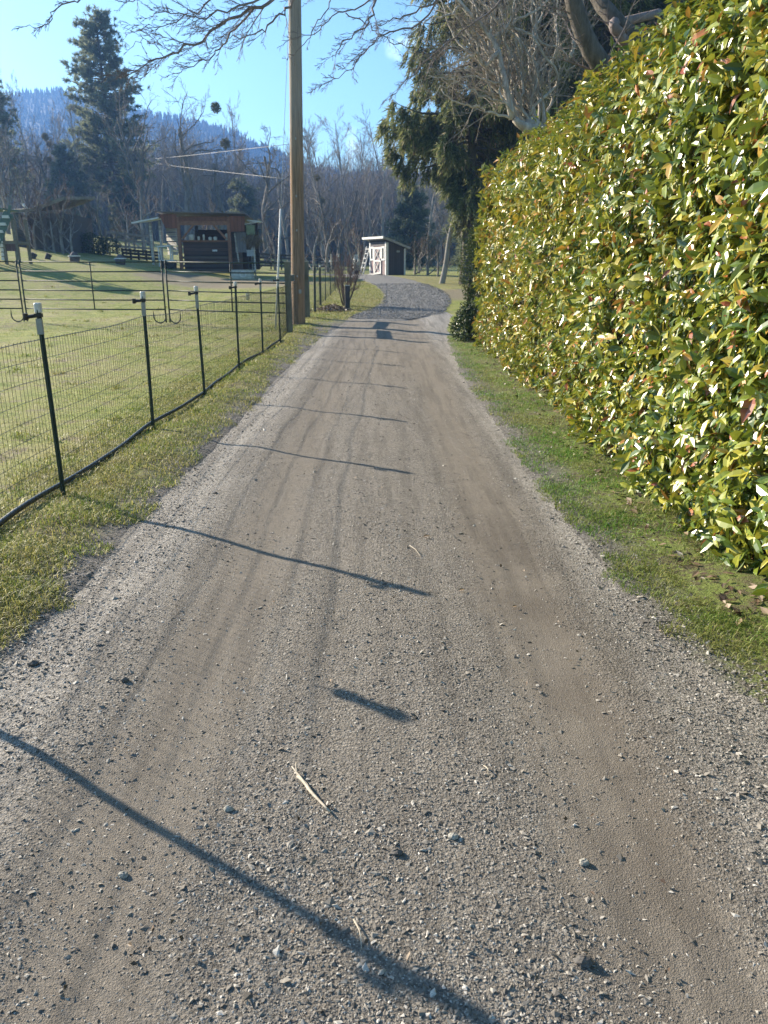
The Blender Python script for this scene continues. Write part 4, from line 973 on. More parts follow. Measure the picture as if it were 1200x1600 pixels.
# guy wire with its white guard
a0 = np.array([-2.62, 19.0, float(ground_z(-2.62, 19.0))]); d_top = at(463, 2, 22.1 * .98); d_top = np.array([PX + .1, PY - .15, 9.2])
t = thing('guy_wire', 'thin steel guy wire running up to the utility pole with a white plastic guard below', 'guy wire', tuple(a0))
end = np.array([PX + .17, PY - .1, 9.0]) - a0
mb = MB(); mb.tube(smoothpath([(0, 0, -.1), end * .5 , end], 10), .006, 5); mb.build('cable', SLEEV, t)
mb = MB(); mb.tube([end * .01, end * .18, end * .31], .023, 8); mb.build('guard', plain('guard_plastic', (.6, .6, .58), .5, .15), t, smooth=True)
for (h0, u1, v1, dd, lb) in ((4.3, 236, 248, 150, 'upper pale overhead cable leaving the utility pole to the left over the barn'), (3.5, 236, 254, 150, 'lower pale overhead cable leaving the utility pole to the left over the barn')):
    a = np.array([PX - .1, PY, PZ + h0]); b = at(u1, v1, dd); s = np.linspace(0, 1, 30)[:, None]
    P_ = a * (1 - s) + b * s - np.array([0, 0, 1]) * (s * (1 - s) * 4 * .06)
    mb = MB(); mb.tube(P_, np.linspace(.006, .03, 30), 5); tag(mb.build('overhead_cable', plain('cable_grey', (.26, .25, .25), .7, .1) if 'cable_grey' not in bpy.data.materials else bpy.data.materials['cable_grey'], smooth=True), lb, 'cable')

# ------------------------------------------------------------------ green tube corral panels
PANEL = plain('panel_green', (.03, .046, .036), .6, .3, 10, metal=.0, spec=.3)
def make_panel(label, A, B, mid, ends):
    """A, B: ground points of the two ends"""
    A = np.array(A, float); B = np.array(B, float); t = thing('corral_panel', label, 'corral panel', tuple(A), group='green tube corral panels across the paddock')
    d = B - A; L = np.linalg.norm(d[:2]); e = d / np.linalg.norm(d); U = np.array([0, 0, 1.])
    hs = [.36, .60, .84, 1.08, 1.32, 1.56]
    for h in hs:
        mb = MB(); mb.tube([U * h, d * .5 + U * (h - .01), d + U * h], .0165, 8); mb.build('rail', PANEL, t, smooth=True)
    for k in (0, 1):
        mb = MB(); q = d * k + e * (.0 if k == 0 else .0)
        mb.tube([q + U * .02, q + U * 1.6], .021, 8); mb.build('upright', PANEL, t, smooth=True)
        if ends[k]:
            sgn = 1 if k == 0 else -1; r = .15; c = q + e * sgn * r + U * .17
            P_ = [q + e * sgn * .33 + U * .36, q + e * sgn * .33 + U * .2] + [q + e * sgn * (.165 + .165 * math.cos(w_)) + U * (.17 - .155 * math.sin(w_)) for w_ in np.linspace(.15, 3.0, 9)] + [q + U * .24]
            mb = MB(); mb.tube(P_, .0165, 8); mb.build('foot_loop', PANEL, t, smooth=True)
    mb = MB(); q = d * mid; mb.tube([q + U * .36, q + U * 1.56], .017, 8); mb.build('brace', PANEL, t, smooth=True)
    return t
def gp(u, v):
    q, s = gnd(u, v); q[2] = float(ground_z(q[0], q[1])); return q
pa0, pa1 = gp(-190, 501), gp(38, 503); pb0, pb1 = gp(43, 503), gp(260, 505.5); pc0, pc1 = gp(266, 505.5), gp(450, 512)
make_panel('green tube corral panel cut off by the left edge of the photo', pa0, pa1, .5, (0, 1))
make_panel('green tube corral panel in the middle with its brace above the field', pb0, pb1, .5, (0, 1))
make_panel('green tube corral panel that ends at the utility pole in front of the barn', pc0, pc1, .55, (1, 0))

# ------------------------------------------------------------------ barn (open pole barn with lean-tos)
BQ, BS = gnd(320, 426); BY = BQ[1]; BZ = BQ[2]
def bx(u): return (u - 320) * BS
def bz(v): return (426 - v) * BS
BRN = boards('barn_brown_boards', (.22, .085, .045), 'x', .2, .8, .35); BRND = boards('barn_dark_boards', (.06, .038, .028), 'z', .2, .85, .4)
BEAM = plain('barn_beam', (.27, .13, .07), .8, .3, 10, stretch=(.5, 1, 1)); MROOF = plain('galv_roof', (.55, .56, .56), .35, .15, 6, metal=.3); GREYB = boards('pale_slats', (.52, .50, .46), 'z', .12, .8, .25)
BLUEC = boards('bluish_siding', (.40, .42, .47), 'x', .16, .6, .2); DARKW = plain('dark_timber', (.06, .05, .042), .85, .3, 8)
barn = thing('barn', 'brown open pole barn with metal roof and knee braces in the paddock', 'barn', (BQ[0], BY, BZ))
W0_, W1_ = bx(284), bx(361); RZ = bz(345); Dp = 4.2
def part(nm, mat, par, fn, smooth=False):
    mb = MB(); fn(mb); return mb.build(nm, mat, par, smooth)
for u in (284.5, 361.5): part('front_post', BEAM, barn, lambda b: b.box((bx(u), 0, bz(345) / 2), (.17, .17, bz(345))))
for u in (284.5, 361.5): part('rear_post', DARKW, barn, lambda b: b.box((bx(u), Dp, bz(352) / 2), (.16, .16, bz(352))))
part('header_beam', BEAM, barn, lambda b: b.box((bx(323), -.03, bz(353.5)), (W1_ - W0_, .1, .22)))
for s in (-1, 1): part('knee_brace', BEAM, barn, lambda b: b.bar((bx(323) + s * 1.2, -.02, bz(376)), (bx(323) + s * .55, -.02, bz(356)), .09, .1))
# hung fascia panels at both wings, roof and rear wall
def wing(b, pts):
    V = [(bx(u), y, bz(v)) for (u, v) in pts for y in (-.09, -.04)]
    k = len(pts); F = []
    for i in range(k):
        j = (i + 1) % k; F.append([2 * i, 2 * j, 2 * j + 1, 2 * i + 1])
    b.add(V, F + [[0, 2, 4, 6], [7, 5, 3, 1]])
part('fascia_panel', BRN, barn, lambda b: wing(b, [(256, 341), (283, 341), (283, 361), (265, 361)]))
part('fascia_panel', BRN, barn, lambda b: wing(b, [(363.5, 343), (387, 344), (386, 365.5), (363.5, 366)]))
part('front_fascia', plain('barn_fascia', (.19, .078, .042), .8, .3, 8), barn, lambda b: b.box((bx(323), -.06, bz(347.5)), (W1_ - W0_ - .1, .05, .24)))
def roof(b):
    y0, y1 = -.35, Dp + .5; xl, xr = bx(254), bx(389)
    V = []
    for x, dz in ((xl, .05), (xr, -.05)):
        for y, z in ((y0, bz(339.5)), (y1, bz(347))):
            V += [(x, y, z + dz), (x, y, z + dz + .06)]
    b.add(V, [[0, 4, 5, 1], [2, 3, 7, 6], [1, 5, 7, 3], [0, 2, 6, 4], [0, 1, 3, 2], [4, 6, 7, 5]])
rf = part('roof', plain('barn_roof', (.16, .14, .135), .6, .3, 5), barn, roof)
part('skylight_sheet', MROOF, rf, lambda b: b.box((bx(308), 1.6, bz(339.0) - .02), (1.35, 1.6, .09)))
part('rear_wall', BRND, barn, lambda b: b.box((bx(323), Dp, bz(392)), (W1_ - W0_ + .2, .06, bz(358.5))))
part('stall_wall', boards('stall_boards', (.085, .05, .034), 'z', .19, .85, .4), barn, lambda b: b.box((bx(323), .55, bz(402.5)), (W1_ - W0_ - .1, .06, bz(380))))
part('stall_rail', BEAM, barn, lambda b: b.box((bx(323), .5, bz(379)), (W1_ - W0_, .1, .09)))
part('gate_boards', boards('gate_slats', (.11, .08, .06), 'z', .24, .85, .4), barn, lambda b: [b.box((bx(323), .05, z), (W1_ - W0_ - .2, .04, .11)) for z in (.14, .36, .58, .80)])
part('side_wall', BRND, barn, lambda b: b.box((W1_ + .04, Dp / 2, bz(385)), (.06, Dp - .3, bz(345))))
# things standing on the stall ledge, each its own
PALE = plain('pale_plastic', (.7, .7, .68), .5, .15)
for i, (u, w_, h_, lb) in enumerate(((300, .32, .30, 'white bucket on the left of the barn stall ledge'), (311, .14, .2, 'small white bottle on the barn stall ledge next to the bucket'), (319, .12, .3, 'upright white jug in the middle of the barn stall ledge'), (329, .2, .16, 'low white tub on the barn stall ledge right of the jug'), (337, .22, .18, 'squat white pail on the barn stall ledge near the right brace'), (355, .2, .34, 'tall white container at the right end of the barn stall ledge'))):
    t = thing('container', lb, 'container', (BQ[0] + bx(u), BY + .5, BZ + bz(377.9)))
    mb = MB(); mb.lathe([(0, 0), (w_ * .42, 0), (w_ * .5, h_ * .8), (w_ * .46, h_ * .93), (w_ * .3, h_), (0, h_)], n=14); mb.build('tub', PALE, t, smooth=True)
    mb = MB(); mb.lathe([(0, h_), (w_ * .24, h_), (w_ * .24, h_ + .03), (0, h_ + .03)], n=10); mb.build('lid', SLEEV, t)
t = thing('notice_plate', 'small white plate fixed on the dark barn stall wall', 'sign', (BQ[0] + bx(335), BY + .49, BZ + bz(393)))
mb = MB(); mb.box((0, 0, 0), (.27, .02, .09)); mb.build('plate', PALE, t); mb = MB(); mb.box((-.1, -.013, 0), (.02, .006, .02)); mb.box((.1, -.013, 0), (.02, .006, .02)); mb.build('screw', SLEEV, t)
# left lean-to
lt = thing('lean_to', 'low lean-to with pale metal roof and slatted white wall left of the barn', 'shelter', (BQ[0] + bx(240), BY + .8, BZ + .1))
L_ = lambda u, y, v: (bx(u) - bx(240), y, bz(v) - .1)
def ltroof(b):
    V = []
    for u, v in ((212.5, 353.5), (255, 346)):
        for y, dz in ((-.8, 0), (2.6, .26)):
            a = np.array(L_(u, y, v)); V += [a + [0, 0, dz - .03], a + [0, 0, dz + .05]]
    b.add(V, [[0, 4, 5, 1], [2, 3, 7, 6], [1, 5, 7, 3], [0, 2, 6, 4], [0, 1, 3, 2], [4, 6, 7, 5]])
part('roof', MROOF, lt, ltroof)
part('post', GREYB, lt, lambda b: b.bar(L_(235, 0, 428), L_(235, 0, 351.5), .13, .13))
part('post', GREYB, lt, lambda b: b.bar(L_(249.5, 0, 428), L_(249.5, 0, 349), .11, .11))
part('slatted_wall', GREYB, lt, lambda b: [b.bar(L_(249.5, 1.3, v), L_(274, .05, v + 1), .05, .19) for v in (361, 368, 375, 382, 389, 396)])
part('side_gate', GREYB, lt, lambda b: [b.bar(L_(272, .1, v), L_(283, .1, v + 1), .04, .07) for v in (374, 381, 388, 395)])
part('lamp_arm', SLEEV, lt, lambda b: b.tube([L_(236, -.08, 365), L_(239.5, -.2, 364), L_(239.5, -.2, 369)], .025, 6))
# right lean-to with bluish siding
rt = thing('lean_to', 'small lean-to with bluish siding and a narrow roof right of the barn', 'shelter', (BQ[0] + bx(390), BY + .7, BZ + .05))
R_ = lambda u, y, v: (bx(u) - bx(390), y, bz(v) - .05)
part('siding', BLUEC, rt, lambda b: b.box((bx(373.5) - bx(390), .3, bz(382)), (bx(381) - bx(364), .05, bz(366.5) - .05 - (bz(398)))))
part('roof', MROOF, rt, lambda b: b.bar(R_(387, .3, 348.5), R_(408, .3, 350.5), .8, .07))
part('post', GREYB, rt, lambda b: b.bar(R_(392.5, 0, 427), R_(392.5, 0, 350.5), .11, .11))
part('rear_panel', BRND, rt, lambda b: b.box((bx(386) - bx(390), .9, bz(388)), (.95, .06, bz(350) - .2)))
part('pole_strut', GREYB, rt, lambda b: b.bar(R_(369, -.5, 368), R_(373.5, -.55, 412), .07, .07))
part('sign_board', plain('rust_sign', (.2, .09, .075), .7), rt, lambda b: b.box((bx(386) - bx(390), .82, bz(374)), (.22, .03, .12)))
t = thing('storage_bin', 'pale blue-grey storage bin standing under the right lean-to', 'bin', (BQ[0] + bx(391.5), BY + .5, BZ))
part('bin_body', plain('bin_grey', (.42, .46, .52), .5, .15), t, lambda b: b.box((0, 0, bz(397.5)), (.40, .4, .28)))
part('lid', plain('bin_lid', (.5, .53, .58), .5, .15), t, lambda b: b.box((0, 0, bz(392.8)), (.44, .44, .05)))
part('bin_stand', DARKW, t, lambda b: [b.box((x, 0, bz(414)), (.06, .3, bz(402))) for x in (-.15, .15)])
t = thing('nest_box', 'green nest box on a pale pole with dry straw hanging below it', 'nest box', (BQ[0] + bx(404), BY - 1.2, BZ - .1))
NG = plain('box_green', (.16, .2, .11), .8, .3); s1 = (bz(357) + .1)
part('pole', GREYB, t, lambda b: b.tube([(.03, 0, -.2), (0, 0, s1 - .1)], .045, 8))
part('box', NG, t, lambda b: [b.box((-.12, 0, s1 - .28), (.42, .36, .5))])
part('roof', plain('nest_roof', (.5, .5, .47), .6), t, lambda b: b.bar((-.4, 0, s1 + .0), (.18, 0, s1 + .1), .46, .04))
mb = MB(); q = rng.normal(0, 1, (900, 3)) * [.2, .16, .13] + [-.05, 0, s1 - .72]; tufts(mb, q, np.tile([0, 0, -1.], (900, 1)), 2, .3, .02, .5, rng); mb.build('straw', simple_leaf('straw_blade', [(0, (.12, .09, .05)), (1, (.32, .25, .15))], .8, .2), t)
# stock tank, trough, bench
t = thing('stock_tank', 'oval pale galvanised stock tank on the ground right of the barn', 'stock tank', (BQ[0] + bx(386), BY - 1.6, float(g(BQ[0] + bx(386), BY - 1.6))))
k = np.arange(28) * 2 * math.pi / 28
def oval(b, prof):
    V = np.array([[math.copysign(abs(math.cos(a)) ** .6, math.cos(a)) * r, math.sin(a) * .38 * r / .68, z] for r, z in prof for a in k]); n_ = 28
    b.add(V, [[i * n_ + j, i * n_ + (j + 1) % n_, (i + 1) * n_ + (j + 1) % n_, (i + 1) * n_ + j] for i in range(len(prof) - 1) for j in range(n_)])
part('tank', plain('tank_galv', (.58, .57, .53), .45, .2, 6, metal=.2), t, lambda b: oval(b, [(.02, .0), (.64, 0), (.655, .12), (.67, .14), (.655, .16), (.66, .28), (.675, .30), (.66, .32), (.66, .42), (.7, .44), (.69, .455), (.64, .44), (.63, .06), (.02, .06)]))
part('rope_coil', PALE, t, lambda b: b.tube([(.12 + .17 * math.cos(a) * (1 - .1 * (a // 6)), -.40, .22 + .15 * math.sin(a) * (1 - .1 * (a // 6))) for a in np.linspace(0, 18, 50)], .018, 5))
t = thing('water_trough', 'black water trough with a pale rim in front of the slatted wall', 'trough', (BQ[0] + bx(272), BY - 1.0, float(g(BQ[0] + bx(272), BY - 1.0))))
part('tub', BLACKP, t, lambda b: [b.box((0, 0, .2), (.7, .5, .4), None, 0, 1.12)])
part('rim', PALE, t, lambda b: [b.box((0, s * .29, .42), (.84, .05, .045)) for s in (-1, 1)] + [b.box((s * .4, 0, .42), (.05, .53, .045)) for s in (-1, 1)])
t = thing('white_bench', 'white garden bench against the slatted wall of the lean-to', 'bench', (BQ[0] + bx(262), BY - .1, BZ))
s2 = bz(388)
part('seat', PALE, t, lambda b: [b.bar((-.38, y, s2), (.38, y, s2 + .06), .16, .06) for y in (-.2, 0, .2)])
for sx in (-.32, .32): part('leg', PALE, t, lambda b: [b.box((sx, y, s2 / 2), (.06, .06, s2)) for y in (-.2, .2)])
part('stretcher', PALE, t, lambda b: b.box((0, 0, s2 * .45), (.62, .05, .05)))

# ------------------------------------------------------------------ small shed at the top of the drive
SQ, SS = gnd(604, 430); phi = math.radians(-60)
sh = thing('garden_shed', 'small grey shed with white trim and cross-braced white doors at the top of the drive', 'shed', (SQ[0], SQ[1], SQ[2] - .02), phi)
w_, d_ = 2.1, 1.36; hf, hb = 2.05, 1.62          # local: near corner at the origin, front runs to -x, side runs to +y
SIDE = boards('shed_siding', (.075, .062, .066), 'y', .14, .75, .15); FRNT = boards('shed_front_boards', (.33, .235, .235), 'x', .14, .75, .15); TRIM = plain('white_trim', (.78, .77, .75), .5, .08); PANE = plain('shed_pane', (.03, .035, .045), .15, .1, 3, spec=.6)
ROOFW = plain('shed_roof_edge', (.72, .72, .70), .5, .1)
def body(b):
    V = [(-w_, 0, 0), (0, 0, 0), (0, d_, 0), (-w_, d_, 0), (-w_, 0, hf), (0, 0, hf), (0, d_, hb), (-w_, d_, hb)]
    b.add(V, [[0, 1, 5, 4], [1, 2, 6, 5], [2, 3, 7, 6], [3, 0, 4, 7], [4, 5, 6, 7], [0, 3, 2, 1]])
part('wall', SIDE, sh, body)
part('front_cladding', FRNT, sh, lambda b: b.box((-w_ / 2, -.012, .88), (w_ - .02, .02, 1.66)))
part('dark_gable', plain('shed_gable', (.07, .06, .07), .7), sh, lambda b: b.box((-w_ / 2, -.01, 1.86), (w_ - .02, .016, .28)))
def shroof(b):
    o1 = .3; sl = (hb - hf) / d_
    V = []
    for x in (-w_ - .42, .12):
        for y in (-o1, d_ + .26): V += [(x, y, hf + sl * y + .03), (x, y, hf + sl * y + .12)]
    b.add(V, [[0, 4, 5, 1], [2, 3, 7, 6], [1, 5, 7, 3], [0, 2, 6, 4], [0, 1, 3, 2], [4, 6, 7, 5]])
rf = part('roof', plain('shed_roof', (.2, .2, .2), .7), sh, shroof)
part('fascia', ROOFW, rf, lambda b: b.box((-w_ / 2 - .15, -.315, hf + .17), (w_ + .56, .03, .13)))
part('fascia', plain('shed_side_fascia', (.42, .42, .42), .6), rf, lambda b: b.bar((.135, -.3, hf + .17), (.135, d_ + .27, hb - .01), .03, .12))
part('roof_vent', SLEEV, rf, lambda b: b.lathe([(0, 0), (.06, 0), (.06, .12), (.09, .13), (.03, .18), (0, .18)], (-.35, .75, hf - .14), 10))
for x in (-.06, -w_ + .06): part('corner_trim', TRIM, sh, lambda b: b.box((x, -.03, hf / 2 - .05), (.12, .03, hf - .12)))
part('corner_trim', TRIM, sh, lambda b: b.box((.016, .06, hf / 2 - .05), (.03, .10, hf - .14)))
part('corner_trim', TRIM, sh, lambda b: b.box((.016, d_ - .06, hb / 2), (.03, .10, hb - .06)))
dx = -w_ / 2; dw = .92
dr = part('door', FRNT, sh, lambda b: b.box((dx, -.035, .86), (dw, .03, 1.62)))
part('door_frame', TRIM, dr, lambda b: [b.box((dx + s * (dw / 2 - .06), -.062, .86), (.12, .026, 1.62)) for s in (-1, 1)] + [b.box((dx, -.062, z), (dw - .24, .026, .11)) for z in (.11, .87, 1.61)])
part('cross_brace', TRIM, dr, lambda b: [b.bar((dx - s * .32, -.061, z0), (dx + s * .32, -.064 - .004 * s, z1), .022, .085, up=(0, 1, 0)) for s in (-1, 1) for z0, z1 in ((.18, .81), (.93, 1.55))])
part('handle', BLACKP, dr, lambda b: b.box((dx + .42, -.085, .95), (.02, .03, .12)))
for s in (-1, 1):
    cx = dx + s * .70
    wd = part('window', PANE, sh, lambda b: b.box((cx, -.03, 1.30), (.3, .02, .66)))
    part('frame', TRIM, wd, lambda b: [b.box((cx + q * .16, -.05, 1.30), (.1, .03, .82)) for q in (-1, 1)] + [b.box((cx, -.05, z), (.22, .03, .1)) for z in (.94, 1.66)])
part('side_vent', SLEEV, sh, lambda b: b.box((.012, .82, 1.42), (.02, .22, .12)))
part('ramp', GREYB, sh, lambda b: b.bar((dx, -.75, .0), (dx, -.06, .1), 1.0, .04))
C_, S_ = math.cos(phi), math.sin(phi)
def shw(x, y): return (SQ[0] + x * C_ - y * S_, SQ[1] + x * S_ + y * C_, SQ[2] - .03)
t = thing('step_ladder', 'white ladder leaning on the left side of the small shed', 'ladder', shw(-w_ - .3, -.3), phi)
for s in (-1, 1): part('rail', TRIM, t, lambda b: b.bar((s * .2 - .12, -.1, 0), (s * .2 + .02, .34, 1.75), .05, .07))
for i in range(6): part('rung', TRIM, t, lambda b: b.box((-.11 + .022 * i, -.06 + .07 * i, .2 + .28 * i), (.4, .07, .045)))
t = thing('plastic_pot', 'black pot standing at the foot of the white ladder by the shed', 'pot', shw(-w_ - .62, -.62))
part('pot', BLACKP, t, lambda b: b.lathe([(0, 0), (.13, 0), (.18, .28), (.2, .3), (.16, .3), (.12, .05), (0, .05)], n=14), True)
part('soil', DARKW, t, lambda b: b.lathe([(0, .26), (.16, .25)], n=14))
t = thing('white_bucket', 'white bucket left of the black pot by the shed', 'bucket', shw(-w_ - .95, -.75))
part('bucket_body', PALE, t, lambda b: b.lathe([(0, 0), (.11, 0), (.14, .26), (.15, .27), (.13, .27), (.1, .03), (0, .03)], n=14), True)
part('bail', SLEEV, t, lambda b: b.tube([(.14 * math.cos(a), -.02, .26 + .1 * math.sin(a)) for a in np.linspace(0, 3.14, 9)], .006, 5))
t = thing('white_chair', 'white garden chair far behind the leafless shrub', 'chair', tuple(gp(557, 425)), .4)
t.location.z += .75
part('plinth', GREYB, t, lambda b: b.box((0, 0, -.42), (.7, .6, .8)))
part('backrest', PALE, t, lambda b: b.box((0, .16, .38), (.4, .05, .36), None, 0, .9)); part('seat', PALE, t, lambda b: b.box((0, 0, .2), (.44, .4, .05)))
for sx in (-.18, .18):
    for y_ in (-.16, .16): part('leg', PALE, t, lambda b: b.box((sx, y_, .09), (.05, .05, .2)))
t = thing('gateway', 'small pale wooden gateway beyond the far end of the wire fence', 'gate', tuple(gp(524, 426)), .2)
s3 = 1.35
for sx in (-.28, .28): part('post', GREYB, t, lambda b: b.box((sx, 0, .65), (.1, .1, s3)))
part('crossbar', GREYB, t, lambda b: b.box((0, 0, .8), (.46, .06, .09)))

# ------------------------------------------------------------------ left background: low building, playset, planters, stumps
q, s = gnd(72, 391); LB_ = thing('low_building', 'dark low building with mossy sagging roof behind the paddock at the left', 'building', tuple(q), .06)
ux = lambda u: (u - 72) * s; vz = lambda v: (391 - v) * s
part('wall', boards('dark_siding', (.15, .13, .12), 'x', .25, .9, .3), LB_, lambda b: b.box(((ux(54) + ux(106)) / 2, 2.5, vz(366)), (ux(106) - ux(54), 5, vz(342) + .3)))
rfl = smoothpath([(ux(28), 0, vz(337)), (ux(58), 0, vz(336)), (ux(84), 0, vz(329)), (ux(112), 0, vz(319))], 14)
def lbroof(b):
    V = [];
    for P_ in rfl:
        for y, dz in ((-.5, 0), (5.5, .5)): V += [P_ + [0, y, dz], P_ + [0, y, dz + .16]]
    n_ = len(rfl); F = []
    for i in range(n_ - 1):
        a, c = 4 * i, 4 * i + 4
        F += [[a, c, c + 1, a + 1], [a + 2, a + 3, c + 3, c + 2], [a + 1, c + 1, c + 3, a + 3], [a, a + 2, c + 2, c]]
    b.add(V, F + [[0, 1, 3, 2], [4 * n_ - 4, 4 * n_ - 2, 4 * n_ - 1, 4 * n_ - 3]])
part('roof', plain('mossy_roof', (.22, .21, .16), .95, .4, 3), LB_, lbroof)
part('pale_wall', boards('pale_wall_boards', (.5, .42, .38), 'z', .25, .8, .2), LB_, lambda b: wing2(b))if False else None
def pw(b):
    V = [];
    for (u, v) in ((40, 343), (51.5, 342), (54.5, 380), (44, 361)):
        for y in (-.1, 0): V.append((ux(u), y - (u - 40) * s * 1.1 + .3, vz(v)))
    b.add(V, [[0, 2, 4, 6], [7, 5, 3, 1]] + [[2 * i, 2 * ((i + 1) % 4), 2 * ((i + 1) % 4) + 1, 2 * i + 1] for i in range(4)])
part('gable_panel', boards('pale_gable', (.50, .43, .40), 'z', .25, .8, .2), LB_, pw)
part('window', PANE, LB_, lambda b: b.box((ux(35), .12, vz(349)), (ux(38) - ux(28), .1, .9)))
part('side_wall', boards('pinkish_wall', (.36, .28, .27), 'z', .25, .85, .2), LB_, lambda b: b.box((ux(40), 1.2, vz(365)), (ux(52) - ux(28), 2, vz(342))))
part('dark_gate', boards('dark_gate_boards', (.05, .05, .05), 'z', .4, .85, .3), LB_, lambda b: b.box((ux(40), -.05, vz(375)), (ux(50) - ux(31), .08, vz(361))))
part('vent_pipe', PALE, LB_, lambda b: b.tube([(ux(52), .3, vz(336)), (ux(50), .3, vz(331)), (ux(45.5), .2, vz(325.5)), (ux(44.5), .2, vz(323))], [.05, .05, .09, .05], 7))
q, s = gnd(12, 413); PS = thing('playset', 'wooden climbing playset with pale rungs cut off by the left edge of the photo', 'playset', tuple(q), 0)
ux2 = lambda u: (u - 12) * s; vz2 = lambda v: (413 - v) * s
PWD = plain('playset_wood', (.2, .18, .14), .85, .3, 8); PGR = plain('playset_green', (.10, .16, .13), .6, .3)
for u in (-14, 11, 29): 
    for y in (0, 1.2): part('post', PWD, PS, lambda b: b.box((ux2(u), y, vz2(345) / 2), (.11, .11, vz2(345))))
part('platform', PWD, PS, lambda b: b.box((ux2(8), .6, vz2(381)), (ux2(30) - ux2(-16), 1.35, .1)))
part('side_panel', boards('playset_panel', (.13, .075, .065), 'x', .12, .8, .2), PS, lambda b: b.box((ux2(22), -.04, vz2(386)), (ux2(29) - ux2(15), .05, vz2(378) - vz2(393))))
part('canopy', PGR, PS, lambda b: [b.bar((ux2(-20), y, vz2(333)), (ux2(17), y, vz2(332)), .5, .05) for y in (.2, .7, 1.2)])
part('gable_frame', PGR, PS, lambda b: [b.bar((ux2(8), -.06, vz2(382)), (ux2(30), -.06, vz2(327)), .07, .1), b.bar((ux2(17), -.06, vz2(345)), (ux2(31), -.06, vz2(344)), .07, .1)])
HOLD = plain('pale_rung', (.66, .64, .58), .6, .1)
lad = part('ladder_board', PGR, PS, lambda b: b.bar((ux2(-6), -.85, vz2(414)), (ux2(26), -.1, vz2(338)), .05, .35))
for i in range(7):
    f = .08 + i * .14; part('rung', HOLD, lad, lambda b: b.box((ux2(-6) * (1 - f) + ux2(26) * f, -.9 * (1 - f) - .2 * f, vz2(414) * (1 - f) + vz2(338) * f), (.3, .1, .11), None, 0, .8))
part('swing_rail', PWD, PS, lambda b: b.bar((ux2(-40), .5, vz2(352)), (ux2(4), .5, vz2(352)), .09, .12))
for i in range(6): part('climbing_hold', HOLD, PS, lambda b: b.box((ux2(9 - .4 * i), -.06, vz2(372 + 6.5 * i)), (.13, .08, .14), None, 0, .7))
for u, v, lb in ((117, 409, 'dark round pale-rimmed planter in the field, left one of the pair'), (188.5, 413, 'dark round pale-rimmed planter in the field, right one of the pair')):
    q, s = gnd(u, v); t = thing('planter', lb, 'planter', tuple(q - [0, 0, .02]), group='two planters standing in the far field'); R = 9 * s
    part('tub', plain('tub_wood', (.10, .085, .085), .8, .3) if 'tub_wood' not in bpy.data.materials else bpy.data.materials['tub_wood'], t, lambda b: b.lathe([(0, 0), (R * .75, 0), (R * .86, R * .5), (R * .93, R * .95), (R * .6, R * .95), (0, R * .9)], n=18), True)
    part('rim', PALE, t, lambda b: b.lathe([(R * .85, R * .92), (R * 1.02, R * .93), (R * 1.02, R * 1.12), (R * .8, R * 1.12), (R * .8, R * .9)], n=18))
    part('soil_mound', plain('tub_soil', (.12, .10, .105), .9, .3) if 'tub_soil' not in bpy.data.materials else bpy.data.materials['tub_soil'], t, lambda b: b.lathe([(R * .82, R * 1.0), (R * .62, R * 1.3), (R * .35, R * 1.62), (0, R * 1.72)], n=14), True)
for u, v, h_, lb in ((51, 404, 9, 'leaning dark log stump left of its twin in the field near the playset'), (74, 405, 9, 'dark log stump standing right of its twin in the field near the playset')):
    q, s = gnd(u, v); t = thing('log_stump', lb, 'stump', tuple(q - [0, 0, .05]), group='log stumps near the playset')
    part('log', plain('log_bark', (.075, .065, .06), .9, .3) if 'log_bark' not in bpy.data.materials else bpy.data.materials['log_bark'], t, lambda b: b.tube([(0, 0, 0), (.03, 0, h_ * s * .5), (.12, 0, h_ * s)], [.15, .13, .14], 10), True)
    part('cut_top', PWD, t, lambda b: b.lathe([(0, .01), (.11, .0)], (.12, 0, h_ * s), 10))
def board_fence(lb, A, B, hs, ph, n, mat):
    A = np.array(A); B = np.array(B); t = thing('board_fence', lb, 'fence', tuple(A)); d = B - A
    for i in range(n):
        f = i / (n - 1); part('post', mat, t, lambda b: b.box(d * f + [0, .05, ph / 2 - .1], (.1, .1, ph + .2)))
    for h in hs: part('rail', mat, t, lambda b: b.bar([0, 0, h], d + [0, 0, h], .04, .14))
    return t
board_fence('low dark board fence across the grass left of the lean-to', gp(192, 405), gp(252, 409), (.15, .35, .52), .6, 6, DARKW)
board_fence('dark rail fence between the nest box and the utility pole', gp(406, 420) , gp(520, 421), (.25, .55, .85, 1.1), 1.2, 9, DARKW)
board_fence('faint rail fence in front of the wood between the pale tree and the lean-to', gp(168, 397), gp(236, 400), (.5, .9, 1.3), 1.5, 6, plain('grey_rail', (.2, .19, .18), .85))
t = thing('yard_shrub', 'low dark green bushes behind the planters at the field edge', 'shrub', tuple(gp(140, 396)))
leafy_blob('foliage', DKLEAF, t, [((0, 0, .45), (1.1, .7, .7)), ((-1.0, .3, .35), (.8, .6, .5)), ((1.1, .2, .4), (.7, .6, .55))], 5000, .12, rng, None)
mb = MB()
for i in range(8): mb.tube([(rng.uniform(-.8, .8), 0, -.1), (rng.uniform(-1, 1), 0, .6)], [.03, .012], 5)
mb.build('stems', BARK, t)

